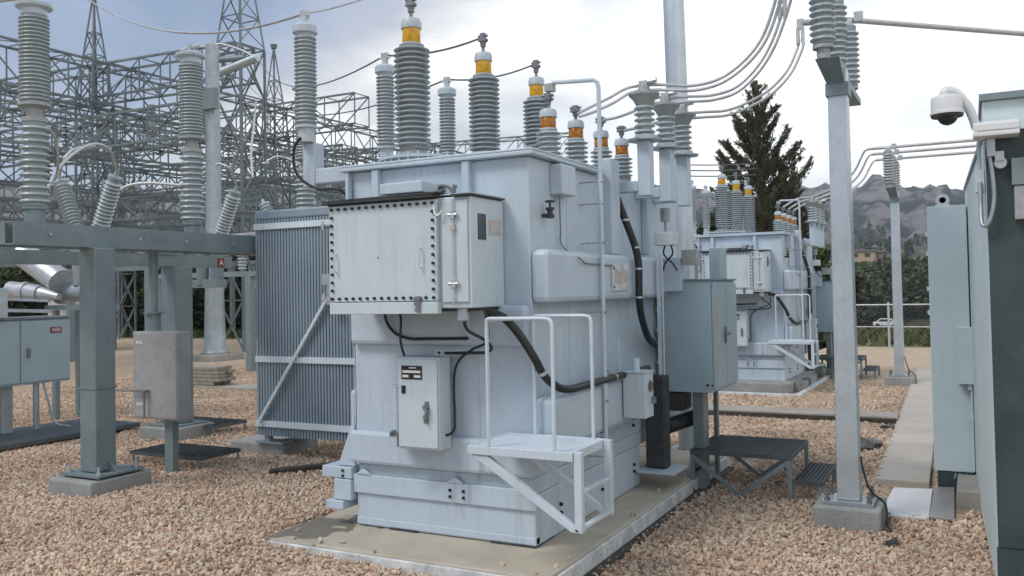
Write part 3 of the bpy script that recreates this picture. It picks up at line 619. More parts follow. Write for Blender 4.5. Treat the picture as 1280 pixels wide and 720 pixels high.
# conduit riser, thin pipes, plate and hoses on the right side
k = TB(); k.tube([W(.17, .89, .50), W(.17, .89, 3.44), W(.165, .88, 3.48), W(.14, .87, 3.50)]+[W(-.17, .78, 3.50)], .017, 10); cd = k.build('ground_riser', 'rail_paint', tr, smooth=60)
k = TB()
for z in (.62, 1.05, 1.72, 2.25, 2.55, 2.72): k.b(.121 if z < 2.2 and z > 1.8 else .0, .16, .88, .90, z-.004, z+.004); k.cyl(W(.19, .86, z), W(.21, .86, z), .010, n=8)
k.b(-.22, -.15, .74, .80, 3.43, 3.49)
k.split('clamp', 'flange_cement', cd)
cab([(.012, .36, 2.72), (.03, .42, 2.60), (.03, .44, 2.35), (.03, .46, 2.22), (.155, .50, 2.12), (.155, .60, 2.09), (.155, .9, 2.085), (.155, 1.15, 2.08)], .006, 'instrument_pipe', 'terminal_metal')
cab([(.13, 1.22, 1.9), (.03, 1.24, 1.75), (.03, 1.24, 1.3), (.13, 1.24, 1.15), (.13, 1.24, .9)], .005, 'instrument_pipe', 'terminal_metal')
k = TB(); k.b(.141, .155, 1.14, 1.50, 1.88, 2.09); np_ = k.build('rating_plate', 'white_edge', tr, bevel=.003)
k = TB(); k.b(.1555, .158, 1.20, 1.48, 1.945, 2.05); k.build('faded_text', 'label_tan', np_)
k = TB()
for z in (1.91, 2.06): k.cyl(W(.1555, 1.17, z), W(.162, 1.17, z), .009, n=8)
k.split('bolt', 'bolt_dark', np_)
hz = cab([(.05, 1.55, 2.66), (.10, 1.58, 2.5), (.17, 1.64, 2.25), (.19, 1.66, 2.1), (.19, 1.66, 1.95), (.19, 1.66, 1.82), (.185, 1.70, 1.70), (.17, 1.82, 1.58), (.13, 2.05, 1.46), (.08, 2.4, 1.38), (.06, 2.9, 1.34)], .031, 'control_hose', 'rubber', n=14)
k = TB()
for p in ((.112, 1.585, 2.47), (.175, 1.645, 2.24), (.19, 1.66, 2.06), (.19, 1.66, 1.82)): k.lathe([(.0335, -.008), (.0335, .008)], W(*p), n=16)
k.split('hose_band', 'aluminium', hz)
hz = cab([(-.22, -.25, 1.745), (-.12, -.22, 1.73), (-.03, -.16, 1.62), (.06, -.10, 1.45), (.10, -.03, 1.32), (.15, .08, 1.235), (.17, .25, 1.205), (.17, .55, 1.205), (.17, 1.0, 1.205), (.17, 1.5, 1.205), (.17, 1.9, 1.205)], .028, 'control_hose', 'rubber', n=14)
k = TB()
for p, ax in (((.095, -.045, 1.34), (.3, .5, -1)), ((.17, .58, 1.205), (0, 1, 0)), ((.17, 1.1, 1.205), (0, 1, 0))): k.lathe([(.030, -.012), (.030, .012)], W(*p), axis=ax, n=16)
k.split('hose_band', 'aluminium', hz)
k = TB(); k.b(.05, .24, 2.13, 2.28, .30, 1.12); k.build('cable_duct', 'dark_gasket', tr, bevel=.02)
k = TB(); k.b(.0, .36, 1.98, 2.4, .285, .299); k.build('duct_shelf', 'plate_paint', tr)
k = TB(); k.b(.10, .26, 2.6, 2.9, .75, .92); k.cyl(W(.1, 2.6, .60), W(.30, 2.95, .66), .07); k.build('pump', 'dark_gasket', tr, bevel=.01)
# small instrument box on the right side
k = TB(); k.b(.16, .35, 1.30, 1.50, .86, 1.22); ib = k.build('instrument_box', 'plate_paint', tr, bevel=.008)
k = TB(); k.b(.15, .36, 1.29, 1.51, 1.221, 1.233); k.build('lid', 'plate_paint', ib, bevel=.003)
k = TB(); k.lathe([(.035, 0), (.045, 0), (.045, .008), (.005, .009)], W(.351, 1.42, 1.11), axis=(1, 0, 0), n=20); k.build('gauge', 'window_dark', ib)
k = TB(); k.cyl(W(.365, 1.46, .97), W(.365, 1.46, 1.02), .02); k.build('latch', 'terminal_metal', ib)
k = TB(); k.b(.12, .14, 1.28, 1.30, .80, 1.5); k.b(.0, .14, 1.33, 1.37, .93, .96); k.cyl(W(.24, 1.4, 1.233), W(.24, 1.4, 1.33), .03); k.split('bracket', 'plate_paint', ib)
# relay boxes higher up
k = TB(); k.b(.125, .30, 2.28, 2.45, 2.28, 2.40); rb = k.build('relay_box', 'plate_paint', tr, bevel=.006)
k = TB(); k.cyl(W(.21, 2.36, 2.50), W(.21, 2.36, 2.62), .045, n=16); k.cyl(W(.21, 2.36, 2.40), W(.21, 2.36, 2.50), .012, n=8); k.b(.31, .45, 2.5, 2.62, 2.10, 2.24); k.split('buchholz_relay', 'flange_cement', rb, smooth=40)
cab([(.2, 2.36, 2.28), (.19, 2.36, 2.2), (.26, 2.38, 2.12), (.3, 2.4, 2.05)], .008); cab([(.26, 2.36, 2.28), (.27, 2.36, 2.2), (.2, 2.36, 2.12), (.18, 2.36, 2.05)], .008)
k = TB(); k.b(.16, .19, 2.22, 2.25, .9, 2.26); k.cyl(W(.21, 2.23, .95), W(.21, 2.23, 2.2), .008); k.build('conduit', 'rail_paint', tr)

# radiator bank at the far left side
RX0, RX1, RY0, RY1, RZ0, RZ1 = -4.81, -1.62, 2.45, 3.0, .24, 2.86
k = TB(); nf_ = 74
for i in range(nf_):
    x = RX0+(RX1-RX0)*i/(nf_-1); k.b(x-.0145, x+.0145, RY0, RY1, RZ0+.02, RZ1-.08)
rad = k.build('radiator', 'radiator_paint', tr)
k = TB(); k.b(RX0, RX1, RY0+.03, RY1, RZ0+.04, RZ1-.1); k.build('fin_core', 'radiator_paint', rad)
k = TB(); k.b(RX0-.02, RX1+.02, RY0-.01, RY1+.01, RZ1-.079, RZ1+.03); k.build('header', 'radiator_paint', rad, bevel=.02)
k = TB()
for z in (RZ1-.16, 1.15, .40): TB().b(RX0-.02, RX1, RY0-.022, RY0-.002, z-.035, z+.035).build('band', 'radiator_band', rad)
k.bar(W(RX0+.05, RY0-.04, .42), W(-3.62, RY0-.04, 2.0), .035)
k.b(RX0-.02, RX0, RY0, RY1, RZ1-.195, RZ1-.125)
k.build('brace', 'radiator_band', rad)
k = TB(); k.b(-3.72, -3.55, RY0-.14, RY0-.03, 2.0, 2.12); k.cyl(W(-3.62, RY0-.1, 1.78), W(-3.62, RY0-.1, 2.0), .06); k.split('bracket', 'aluminium', rad, smooth=40)
k = TB()
for x in (-2.9, -2.35):
    k.tube(smoothpath([W(x, RY0+.2, RZ1), W(x, RY0+.15, RZ1+.06), W(-1.8, 2.2, RZ1-.05), W(-1.5, 1.9, RZ1-.15)]), .06, 12)
k.cyl(W(-1.75, 2.7, .55), W(-1.5, 2.7, .55), .08); k.cyl(W(-1.75, 2.7, 2.5), W(-1.5, 2.7, 2.5), .08)
k.split('oil_pipe', 'rail_paint', rad, smooth=50)
k = TB(); k.b(RX0+.05, RX0+.12, RY0+.05, RY0+.12, .16, .26); k.b(RX0-.05, RX0+.35, RY0+.0, RY0+.2, .165, .19); k.build('foot', 'galvanised', rad)

# far transformer: the same model, further down the yard
OFF = (-.35, 10.98, 0)
# ================================================================ slabs, right-hand equipment
m, t, ns, L, b = nodemat('slab_concrete')
c = N('ShaderNodeTexCoord', t).outputs['Object']
nA = N('ShaderNodeTexNoise', t); nA.inputs['Scale'].default_value = 2.2; nA.inputs['Detail'].default_value = 12; nA.inputs['Roughness'].default_value = .65; L(c, nA.inputs['Vector'])
r1 = N('ShaderNodeValToRGB', t); L(nA.outputs[0], r1.inputs[0]); r1.color_ramp.elements[0].position = .3; r1.color_ramp.elements[1].position = .7
r1.color_ramp.elements[0].color = (.33, .295, .235, 1); r1.color_ramp.elements[1].color = (.49, .445, .365, 1)
# damp oily stain left of the tank
mpn = N('ShaderNodeMapping', t); mpn.inputs['Location'].default_value = (1.17*1.35, 1.86*2.3, 0); mpn.inputs['Scale'].default_value = (1.35, 2.3, 0); L(c, mpn.inputs[0])
ln = N('ShaderNodeVectorMath', t, operation='LENGTH'); L(mpn.outputs[0], ln.inputs[0])
nS = N('ShaderNodeTexNoise', t); nS.inputs['Scale'].default_value = 3.3; nS.inputs['Detail'].default_value = 2; L(c, nS.inputs['Vector'])
sA = N('ShaderNodeMath', t, operation='MULTIPLY_ADD'); L(nS.outputs[0], sA.inputs[0]); sA.inputs[1].default_value = 2.6; sA.inputs[2].default_value = -1.3
sB = N('ShaderNodeMath', t, operation='ADD'); L(sA.outputs[0], sB.inputs[0]); L(ln.outputs['Value'], sB.inputs[1])
sC = N('ShaderNodeMapRange', t); sC.inputs[1].default_value = .78; sC.inputs[2].default_value = .83; sC.inputs[3].default_value = .85; sC.inputs[4].default_value = 0; L(sB.outputs[0], sC.inputs[0])
mxx = N('ShaderNodeMix', t, data_type='RGBA'); L(sC.outputs[0], mxx.inputs[0]); L(r1.outputs[0], mxx.inputs[6]); mxx.inputs[7].default_value = (.13, .12, .10, 1)
L(mxx.outputs[2], b.inputs['Base Color']); rr = N('ShaderNodeMapRange', t); L(sC.outputs[0], rr.inputs[0]); rr.inputs[3].default_value = .85; rr.inputs[4].default_value = .5; L(rr.outputs[0], b.inputs['Roughness'])
nb = N('ShaderNodeTexNoise', t); nb.inputs['Scale'].default_value = 50; nb.inputs['Detail'].default_value = 5; L(c, nb.inputs['Vector']); bu = N('ShaderNodeBump', t); bu.inputs['Strength'].default_value = .3; bu.inputs['Distance'].default_value = .01; L(nb.outputs[0], bu.inputs['Height']); L(bu.outputs[0], b.inputs['Normal'])

pad = thing('concrete_slab', 'stained concrete slab under the nearest transformer', 'concrete slab', (-3.45, 7.1, 0), 'slabs under the transformers')
MB().box(-4.60, -2.33, 4.88, 9.3, 0, .15).build('slab', 'slab_concrete', pad, bevel=.012)
k = MB(); k.box(-4.625, -2.305, 4.852, 4.878, -.01, .135); k.box(-2.328, -2.304, 4.88, 9.3, -.01, .135); k.split('edge_strip', 'white_edge', pad, bevel=.006)
k = MB(); k.box(-2.30, -2.23, 4.83, 9.2, -.01, .034); k.build('edge_joint', 'dark_timber', pad)
pad2 = thing('concrete_slab', 'thicker plain concrete slab under the farther transformer', 'concrete slab', (-3.8, 17.8, 0), 'slabs under the transformers')
MB().box(-4.9, -2.86, 15.86, 20.2, 0, .185).build('slab', 'concrete_grey', pad2, bevel=.015)
k = MB(); k.box(-5.1, -2.62, 15.5, 15.60, -.01, .05); k.box(-2.70, -2.62, 15.61, 20.2, -.01, .05); k.split('edge_strip', 'white_edge', pad2, bevel=.006)
k = MB(); k.box(-2.859, -2.705, 16.3, 16.9, 0, .16); k.box(-2.859, -2.705, 17.2, 17.9, 0, .17); k.split('block', 'concrete_grey', pad2, bevel=.01)

# control cabinet on its post beside the tank
cc = thing('control_cabinet', 'blue-grey control cabinet on a steel post beside the near transformer, rust-stained doors', 'cabinet', (-2.3, 8.4, 0), 'control cabinets beside the transformers')
k = TB(); k.b(.08, .55, 2.58, 3.5, .93, 1.955); body = k.build('body', 'cabinet_paint', cc, bevel=.006)
k = TB(); k.b(.30, .57, 2.56, 3.52, 1.956, 1.972); k.build('roof', 'steel_green', cc)
for y0_, y1_ in ((2.60, 3.035), (3.045, 3.48)):
    k = TB(); k.b(.551, .572, y0_, y1_, .955, 1.93); d_ = k.build('door', 'cabinet_paint', cc, bevel=.004)
    if y0_ < 2.8:
        k = TB(); k.b(.573, .585, 2.98, 3.02, 1.36, 1.52); k.cyl(W(.57, 3.0, 1.45), W(.62, 3.0, 1.45), .012); k.b(.60, .615, 2.9, 3.05, 1.44, 1.462); k.build('handle', 'terminal_metal', d_)
        k = TB(); k.b(.5722, .5735, 2.72, 2.80, 1.02, 1.80); k.build('rust_streak', MATS['label_tan'], d_)
k = TB(); k.b(.33, .43, 2.68, 2.86, 0, .93); k.b(.36, .40, 3.3, 3.36, 0, .93); k.build('post', 'steel_green', cc, bevel=.004)
k = TB()
for z in (1.05, 1.2, 1.35, 1.5, 1.7): k.cyl(W(.0, 2.7, z), W(.078, 2.7, z), .03, n=10); k.cyl(W(.04, 2.58, z), W(.04, 2.66, z), .022, n=10)
k.build('cable_gland', 'flange_cement', cc, smooth=40)
k = TB(); k.b(.09, .30, 2.5, 2.578, 1.86, 2.17); k.build('cable_box', 'tank_paint', cc, bevel=.008)
k = TB(); k.b(.38, .48, 3.2, 3.5, 1.973, 2.28); k.build('vent_box', 'cabinet_paint', cc, bevel=.006)
k = TB(); k.tube(smoothpath([W(.42, 2.78, .25), W(.36, 2.60, .2), W(.33, 2.55, .10), W(.40, 2.5, .03), W(.45, 2.4, .02)]), .009); k.build('cable', 'rubber', cc, smooth=60)
k = TB(); k.cyl(W(.56, 2.57, 1.0), W(.545, 2.57, 1.0), .008); k.cyl(W(.505, 2.578, 1.0), W(.505, 2.565, 1.0), .012); k.build('bolts', 'bolt_dark', cc)

# grating steps
def grating(k, x0, x1, y0, y1, z, pitch=.032):
    k.box(x0, x1, y0, y0+.006, z-.04, z); k.box(x0, x1, y1-.006, y1, z-.04, z); k.box(x0, x0+.006, y0+.006, y1-.006, z-.04, z); k.box(x1-.006, x1, y0+.006, y1-.006, z-.04, z)
    n = int((x1-x0)/pitch)
    for i in range(1, n): x = x0+(x1-x0)*i/n; k.box(x-.0025, x+.0025, y0+.006, y1-.006, z-.028, z-.002)
    n = int((y1-y0)/(pitch*1.6))
    for i in range(1, n): y = y0+(y1-y0)*i/n; k.box(x0+.006, x1-.006, y-.003, y+.003, z-.012, z-.001)
gs = thing('grating_step', 'dark steel grating platform with a lower step beside the near control cabinet', 'step platform', (-1.85, 8.4, 0), 'grating step platforms')
k = MB(); grating(k, -2.34, -1.44, 7.98, 8.88, .41); k.build('platform', 'grating', gs)
k = MB(); grating(k, -1.43, -1.19, 8.0, 8.86, .20); k.build('lower_tread', 'grating', gs)
k = MB()
for x in (-2.34, -1.475):
    for y in (7.98, 8.845): k.box(x, x+.035, y, y+.035, 0, .369)
for y in (8.0, 8.825): k.box(-1.225, -1.19, y, y+.035, 0, .159)
k.split('leg', 'steel_green', gs)
k = MB()
for y in (7.99, 8.87):
    k.bar((-2.31, y, .34), (-1.90, y, .03), .012, .038); k.bar((-1.90, y-.006, .03), (-1.46, y-.006, .36), .012, .038)
k.split('brace', 'steel_green', gs)

# steel pole with its bus supports
pole = thing('bus_support_pole', 'galvanised square pole on a concrete footing in the right foreground', 'steel pole', (-.91, 7.52, 0), 'poles carrying the tubular bus')
BX, BY = -.91, 7.50
k = MB(); k.hexa([(BX-.085, BY-.085, .20), (BX+.085, BY-.085, .20), (BX+.085, BY+.085, .20), (BX-.085, BY+.085, .20)], [(BX-.072, BY-.072, 3.62), (BX+.072, BY-.072, 3.62), (BX+.072, BY+.072, 3.62), (BX-.072, BY+.072, 3.62)]); k.build('shaft', 'galvanised_pale', pole, bevel=.008)
k = MB(); k.box(BX-.19, BX+.19, BY-.16, BY+.16, .175, .198); k.build('base_plate', 'galvanised', pole)
k = MB()
for sx in (-.155, .155):
    for sy in (-.12, .12): k.cyl((BX+sx, BY+sy, .10), (BX+sx, BY+sy, .285), .010, n=8); k.cyl((BX+sx, BY+sy, .199), (BX+sx, BY+sy, .222), .021, n=6); k.cyl((BX+sx, BY+sy, .235), (BX+sx, BY+sy, .255), .021, n=6)
k.build('anchor_bolts', 'terminal_metal', pole)
k = MB(); k.box(-1.16, -.66, 7.26, 7.76, -.1, .172); k.build('footing', 'concrete_grey', pole, bevel=.018)
k = MB(); k.hexa([(BX-.075, BY-.10, 3.50), (BX+.06, BY-.10, 3.50), (BX+.06, BY+.15, 3.50), (BX-.075, BY+.15, 3.50)], [(BX-.13, BY-.30, 3.66), (BX+.05, BY-.30, 3.66), (BX+.05, BY+.4, 3.66), (BX-.13, BY+.4, 3.66)]); k.box(BX-.12, BX+.02, BY+.401, BY+1.5, 3.60, 3.66)
k.box(BX-.088, BX+.088, BY-.09, BY+.09, 3.40, 3.505); k.build('cross_arm', 'steel_green', pole, bevel=.004)
INS = [(-.98, 7.24), (-.98, 8.0), (-.98, 8.9)]
def clampbits(p, par, stub=-.36, top=4.40):
    k = MB(); x, y = p; k.box(x-.05, x+.05, y-.05, y+.05, top-.07, top+.0); k.box(x+.06, x+.14, y-.04, y+.04, top-.03, top+.07); k.build('bus_clamp', 'aluminium', par, bevel=.006)
for x, y in INS:
    p = MB(); p.lathe([(.05, -.08), (.05, 0), (.08, 0), (.08, .03), (.06, .04)], (x, y, 3.741), n=20); ip = p.build('post_insulator', 'flange_cement', pole, smooth=40)
    MB().lathe(sheds(.53, 10, .068, .100), (x, y, 3.78), n=26).build('sheds', 'porcelain', ip, smooth=50)
    MB().lathe([(.075, 0), (.075, .03), (.03, .03)], (x, y, 4.31), n=20).build('top_cap', 'flange_cement', ip, smooth=40)
    clampbits((x, y), ip)
k = MB(); k.tube(smoothpath([(BX+.10, BY-.1, .55), (BX+.12, BY-.13, .45), (BX+.17, BY-.14, .30), (BX+.27, BY-.12, .20), (BX+.29, BY-.17, .05), (BX+.36, BY-.22, .012), (BX+.42, BY-.26, .012)]), .008); k.build('ground_cable', 'rubber', pole, smooth=60)
pole2 = dup(pole, (-.33, 10.45, 0), 'slim galvanised bus pole standing by the yard edge, seen small in the distance')

def cat(p0, p1, sag, n=24):
    p0 = Vector(p0); p1 = Vector(p1); return [p0.lerp(p1, i/n)-Vector((0, 0, sag*4*(i/n)*(1-i/n))) for i in range(n+1)]
# bus tubes
BDIR = Vector((.72, .69, 0)).normalized()
def tubebus(a, b, r, label, grp): 
    o = MB().cyl(a, b, r, n=14).build('bus_tube', 'conductor', smooth=40); return tag(o, label, 'bus tube', grp)
zb = 4.41
for i, (x, y) in enumerate(INS):
    a = Vector((x-.36, y-.12, zb)); bb = Vector((x, y, zb+(.9 if i < 2 else 0)))+BDIR*7
    if i == 1: continue
    tubebus(a if False else Vector((x, y, zb))-BDIR*.02, bb, .026, ('thin grey bus tube running right from the nearest post insulator', 'thin grey bus tube from the middle post insulator', 'grey bus tube crossing the white sky from the right-hand pole to the frame edge')[i], 'bus tubes on the right-hand pole')
# stubs with the cable lugs (left of the insulators)
LUG = []
for i, (x, y) in enumerate(INS):
    lx = Vector((x-.40, y-.20, zb-.02))
    k = MB(); k.cyl((x-.02, y, zb), lx, .03, n=12); k.box(lx.x-.03, lx.x+.03, lx.y-.02, lx.y+.02, lx.z-.06, lx.z+.035); k.cyl((lx.x+.022, lx.y-.01, lx.z-.05), (lx.x+.022, lx.y-.01, lx.z-.2), .017); k.cyl((lx.x-.022, lx.y-.01, lx.z-.05), (lx.x-.022, lx.y-.01, lx.z-.2), .017)
    o = k.build('cable_lug', 'conductor', smooth=40); tag(o, 'double cable lug beside the %s post insulator of the right pole' % ('nearest', 'middle', 'farthest')[i], 'cable lug', 'cable lugs on the right pole'); LUG.append(lx)
def conductor(pts, r, label, grp, name='conductor', m_='conductor'):
    o = MB().tube(smoothpath(pts, 8), r, 10).build(name, m_, smooth=60); return tag(o, label, 'cable', grp)
# pairs of soft conductors: arrester top to pole, hanging in a loop. pixel guides give the hang of each loop at a depth between its ends
def guide(pxs, d0, d1): return [AD(px, py, d0+(d1-d0)*i/(len(pxs)-1)) for i, (px, py) in enumerate(pxs)]
WP = [((800, 106), (832, 106), (866, 107), (900, 98), (930, 76), (952, 48), (966, 12), (974, -22), (980, -52)),
      ((826, 125), (856, 121), (890, 119), (920, 109), (946, 84), (964, 54), (977, 18), (984, -8), (990, -30)),
      ((850, 142), (880, 140), (908, 138), (935, 128), (962, 112), (984, 88), (996, 62), (999, 50))]
DEP = [(7.4, 7.0), (7.9, 7.6), (8.3, 8.45)]
ORD = ('first', 'second', 'third')
for i in range(3):
    for j in range(2):
        pts_ = guide([(px+(6 if j else 0)*(q/7), py+(7 if j else 0)*(1-q/12)) for q, (px, py) in enumerate(WP[i])], DEP[i][0], DEP[i][1]-.12*j)
        conductor(pts_, .0135, '%s white cable of the pair looping from %s bracket arrester' % (('upper', 'lower')[j], ('the nearest', 'the middle', 'the farthest')[i]), 'white cables looping over the transformer')
# short cables from the low-voltage bushings to the arresters
SH = [((745, 151), (762, 143), (780, 122), (797, 108), (803, 106)), None, ((752, 147), (772, 142), (790, 136), (805, 124), (826, 126))]
def sc_(pxs, d0, d1, lab, r=.012): return conductor(guide(pxs, d0, d1), r, lab, 'short cables above the low-voltage bushings')
sc_([(722, 142), (738, 134), (762, 122), (782, 111), (803, 106)], 7.2, 7.4, 'upper short cable from the second small bushing to the nearest bracket arrester')
sc_([(724, 146), (742, 140), (766, 129), (786, 117), (803, 112)], 7.2, 7.38, 'lower short cable from the second small bushing to the nearest bracket arrester')
sc_([(754, 150), (770, 147), (790, 140), (810, 130), (828, 128)], 7.7, 7.88, 'short cable from the third small bushing to the middle bracket arrester', .013)
sc_([(780, 163), (796, 160), (815, 155), (835, 148), (852, 144)], 8.2, 8.3, 'short cable from the fourth small bushing to the farthest bracket arrester', .014)

# ---------------- repeats for the far transformer
FL = 'pale blue power transformer standing further back behind the near one'
tr2 = dup(tr, OFF, FL)
cc2 = dup(cc, OFF, 'control cabinet beside the far transformer, half hidden by the square pole')
gs2 = dup(gs, (-.55, 10.9, 0), 'small distant grating platform beside the far transformer')
x, y = INS[0][0]-.33, INS[0][1]+10.45
for i in range(3):
    xx, yy = INS[i][0]-.33, INS[i][1]+10.45
    o = MB().cyl((xx-.35, yy, zb), (xx+2.6, yy, zb), .028, n=10).build('bus_tube', 'conductor', smooth=40); tag(o, '%s of the three thin parallel bus tubes on the distant pole' % ('highest', 'middle', 'lowest')[i], 'bus tube', 'bus tubes on the distant pole')
    p0 = Vector(LVT(i))+Vector(OFF); p1 = Vector((xx-.34, yy, zb))
    mid = [p0, p0.lerp(p1, .25)+Vector((0, 0, -.12)), p0.lerp(p1, .5)+Vector((0, 0, -.22)), p0.lerp(p1, .75)+Vector((0, 0, -.2)), p0.lerp(p1, .92)+Vector((0, 0, .0)), p1]
    conductor(mid, .02, 'pale cable looping from %s arrester of the far transformer to the distant pole' % ('the nearest', 'the middle', 'the farthest')[i], 'pale cables over the far transformer')
    p2 = Vector(W(-.2, (1.30, 1.86, 2.38)[i], 3.42))+Vector(OFF)
    conductor([p2, p2.lerp(p0, .5)+Vector((0, 0, .06)), p0], .018, 'short pale cable to %s arrester of the far transformer' % ('the nearest', 'the middle', 'the farthest')[i], 'pale cables over the far transformer')

# tall round steel mast behind the tank
pm = AY(858, 345, 10.1); pm.z = 0
tp = thing('tall_mast', 'tall round galvanised mast rising out of the picture behind the transformer', 'steel mast', (pm.x, pm.y, 0))
MB().cyl((pm.x, pm.y, .03), (pm.x-.16, pm.y, 11), .135, .105, n=28).build('shaft', 'galvanised_pale', tp, smooth=40)
MB().box(pm.x-.22, pm.x+.22, pm.y-.22, pm.y+.22, 0, .03).build('base_plate', 'galvanised', tp)

# trench cover kerb between the transformers, walkway of trench covers
k = MB(); k.box(-5.6, -.95, 12.95, 13.45, -.02, .10); o = k.build('cable_trench', 'concrete', bevel=.012); tag(o, 'low concrete cable trench crossing the gravel between the two transformers', 'cable trench')
k = MB(); k.box(-5.6, -.95, 12.915, 12.945, -.02, .075); o = k.build('dark_kerb', 'dark_timber'); tag(o, 'dark edging board along the cable trench', 'kerb')
y = 9.05; i = 0
def wx(y): return -.40-.02*(y-9)
while y < 20.5:
    ln_ = 2.05; k = MB(); k.hexa([(-.86-.022*(y-9), y, -.01), (wx(y), y, -.01), (wx(y+ln_), y+ln_-.012, -.01), (-.86-.022*(y+ln_-9), y+ln_-.012, -.01)], [(-.86-.022*(y-9), y, .055), (wx(y), y, .055), (wx(y+ln_), y+ln_-.012, .055), (-.86-.022*(y+ln_-9), y+ln_-.012, .055)])
    o = k.build('trench_cover', 'trench_cover', bevel=.005)
    tag(o, '%s trench cover slab of the walkway along the enclosure, counted from the white plate' % ('first', 'second', 'third', 'fourth', 'fifth', 'sixth')[i], 'trench cover', 'walkway trench covers')
    k = MB()
    for q in range(6):
        yy = y+.15+q*.34; k.cyl((-.84-.022*(yy-9), yy, .05), (-.84-.022*(yy-9), yy, .058), .012, n=8)
    k.build('lifting_holes', 'dark_timber', o); y += ln_; i += 1
def flat(pxs, z0, th, name, m_, lab, lift=0):
    P = [G(px, py, z0) for px, py in pxs]; q = [(p.x, p.y, z0+(lift if i > 1 else 0)) for i, p in enumerate(P)]
    return tag(MB().hexa([(a, b_, max(0, c_-th)) for a, b_, c_ in q], q).build(name, m_, bevel=.003), lab, 'plate')
flat([(1099, 643), (1161, 648), (1166, 611), (1117, 609)], .022, .016, 'white_plate', 'white_sheet', 'white metal plate lying on the gravel at the end of the walkway')
flat([(1161.5, 645), (1193, 649), (1193, 609), (1168, 608)], .035, .02, 'tread_plate', 'tread_plate', 'scuffed grey metal tread plate between the white plate and the enclosure')
k = MB(); k.box(-.165, .03, 8.25, 8.95, -.02, .17); o = k.build('concrete_block', 'concrete', bevel=.012); tag(o, 'plain concrete block under the corner of the narrow grey cabinet', 'concrete block')
# debris
k = MB(); random.seed(5); cx_, cy_ = -1.15, 11.05; ring = []
for q in range(14):
    a = 2*math.pi*q/14; r_ = .22*(.6+.6*random.random()); ring.append((cx_+math.cos(a)*r_*.8, cy_+math.sin(a)*r_*1.7))
vs_ = [(cx_, cy_, .10)]+[(x, y, .035+.04*random.random()) for x, y in ring]+[(x, y, .0) for x, y in ring]
fs_ = [(0, 1+q, 1+(q+1)%14) for q in range(14)]+[(1+q, 15+q, 15+(q+1)%14, 1+(q+1)%14) for q in range(14)]
k.add(vs_, fs_); o = k.build('rubber_mat', 'tarpaulin'); tag(o, 'crumpled black rubber mat lying on the gravel by the walkway', 'mat')
for p_, s_, lab in (((-1.02, 12.55), .10, 'small black scrap on the gravel just in front of the trench'), ((-.56, 6.95), .05, 'small dark scrap on the gravel in front of the pole footing')):
    k = MB(); k.hexa([(p_[0]-s_, p_[1]-s_, .02), (p_[0]+s_, p_[1]-s_*.5, .02), (p_[0]+s_*.7, p_[1]+s_, .02), (p_[0]-s_*.6, p_[1]+s_*.4, .02)], [(p_[0]-s_*.9, p_[1]-s_*.9, .05), (p_[0]+s_*.8, p_[1]-s_*.5, .035), (p_[0]+s_*.5, p_[1]+s_*.8, .06), (p_[0]-s_*.6, p_[1]+s_*.4, .04)])
    o = k.build('debris', 'tarpaulin'); tag(o, lab, 'debris')

# ---------------- enclosure at the right edge
en = thing('equipment_enclosure', 'tall grey-green metal equipment enclosure cut by the right picture edge', 'enclosure', (1.2, 7.6, 0))
def wl(y): return .09-.036*(y-6.05)
ZT = 2.80
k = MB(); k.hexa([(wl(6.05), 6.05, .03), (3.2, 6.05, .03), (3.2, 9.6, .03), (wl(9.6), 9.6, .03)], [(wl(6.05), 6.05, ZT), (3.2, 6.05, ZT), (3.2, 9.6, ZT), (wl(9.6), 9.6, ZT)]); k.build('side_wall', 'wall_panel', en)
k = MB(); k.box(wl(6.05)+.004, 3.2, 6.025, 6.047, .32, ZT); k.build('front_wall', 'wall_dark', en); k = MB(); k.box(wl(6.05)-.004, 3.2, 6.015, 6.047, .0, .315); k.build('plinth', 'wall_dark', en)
k = MB(); k.hexa([(wl(6.0)-.012, 6.0, ZT-.03), (wl(6.0)+.02, 6.0, ZT-.03), (wl(9.6)+.02, 9.6, ZT-.03), (wl(9.6)-.012, 9.6, ZT-.03)], [(wl(6.0)-.012, 6.0, ZT+.005), (wl(6.0)+.02, 6.0, ZT+.005), (wl(9.6)+.02, 9.6, ZT+.005), (wl(9.6)-.012, 9.6, ZT+.005)]); k.build('edge_trim', 'steel_green', en)
k = MB(); k.box(.085, 3.2, 6.12, 9.0, ZT+.006, ZT+.20); k.build('parapet', 'wall_panel', en, bevel=.004); k = MB(); k.box(.07, 3.2, 6.08, 9.1, ZT+.201, ZT+.24); k.build('roof', 'steel_green', en)
k = MB(); k.prism([(5.86, ZT-.02), (6.10, ZT+.035), (6.10, ZT+.075), (5.86, ZT+.025)], 'x', .03, .27); k.box(.03, .27, 5.86, 6.02, ZT-.05, ZT-.021); k.build('light_fitting', 'white_plastic', en, bevel=.006)
k = MB(); k.box(.10, .145, 5.95, 6.02, ZT-.16, ZT-.05); k.cyl((.17, 5.97, ZT-.20), (.17, 6.02, ZT-.20), .035); k.box(.14, .19, 5.96, 6.02, ZT-.19, ZT-.13); k.split('wall_bracket', 'aluminium', en, bevel=.004)
k = MB(); k.tube(smoothpath([(.10, 5.98, ZT-.06), (.125, 5.97, ZT-.25), (.13, 5.97, ZT-.42), (.10, 5.97, ZT-.55), (.065, 5.99, ZT-.56), (.06, 6.03, ZT-.45), (.06, 6.05, ZT-.3)]), .012, 10); k.build('flexible_conduit', 'galvanised', en, smooth=60)
k = MB(); k.box(.035, .085, 6.06, 6.14, ZT-.36, ZT-.22); k.cyl((.06, 6.09, ZT-.52), (.06, 6.09, ZT-.36), .014); k.cyl((.06, 6.1, ZT-.22), (.06, 6.1, ZT-.05), .012); k.build('junction_box', 'cabinet_blue', en, bevel=.004)
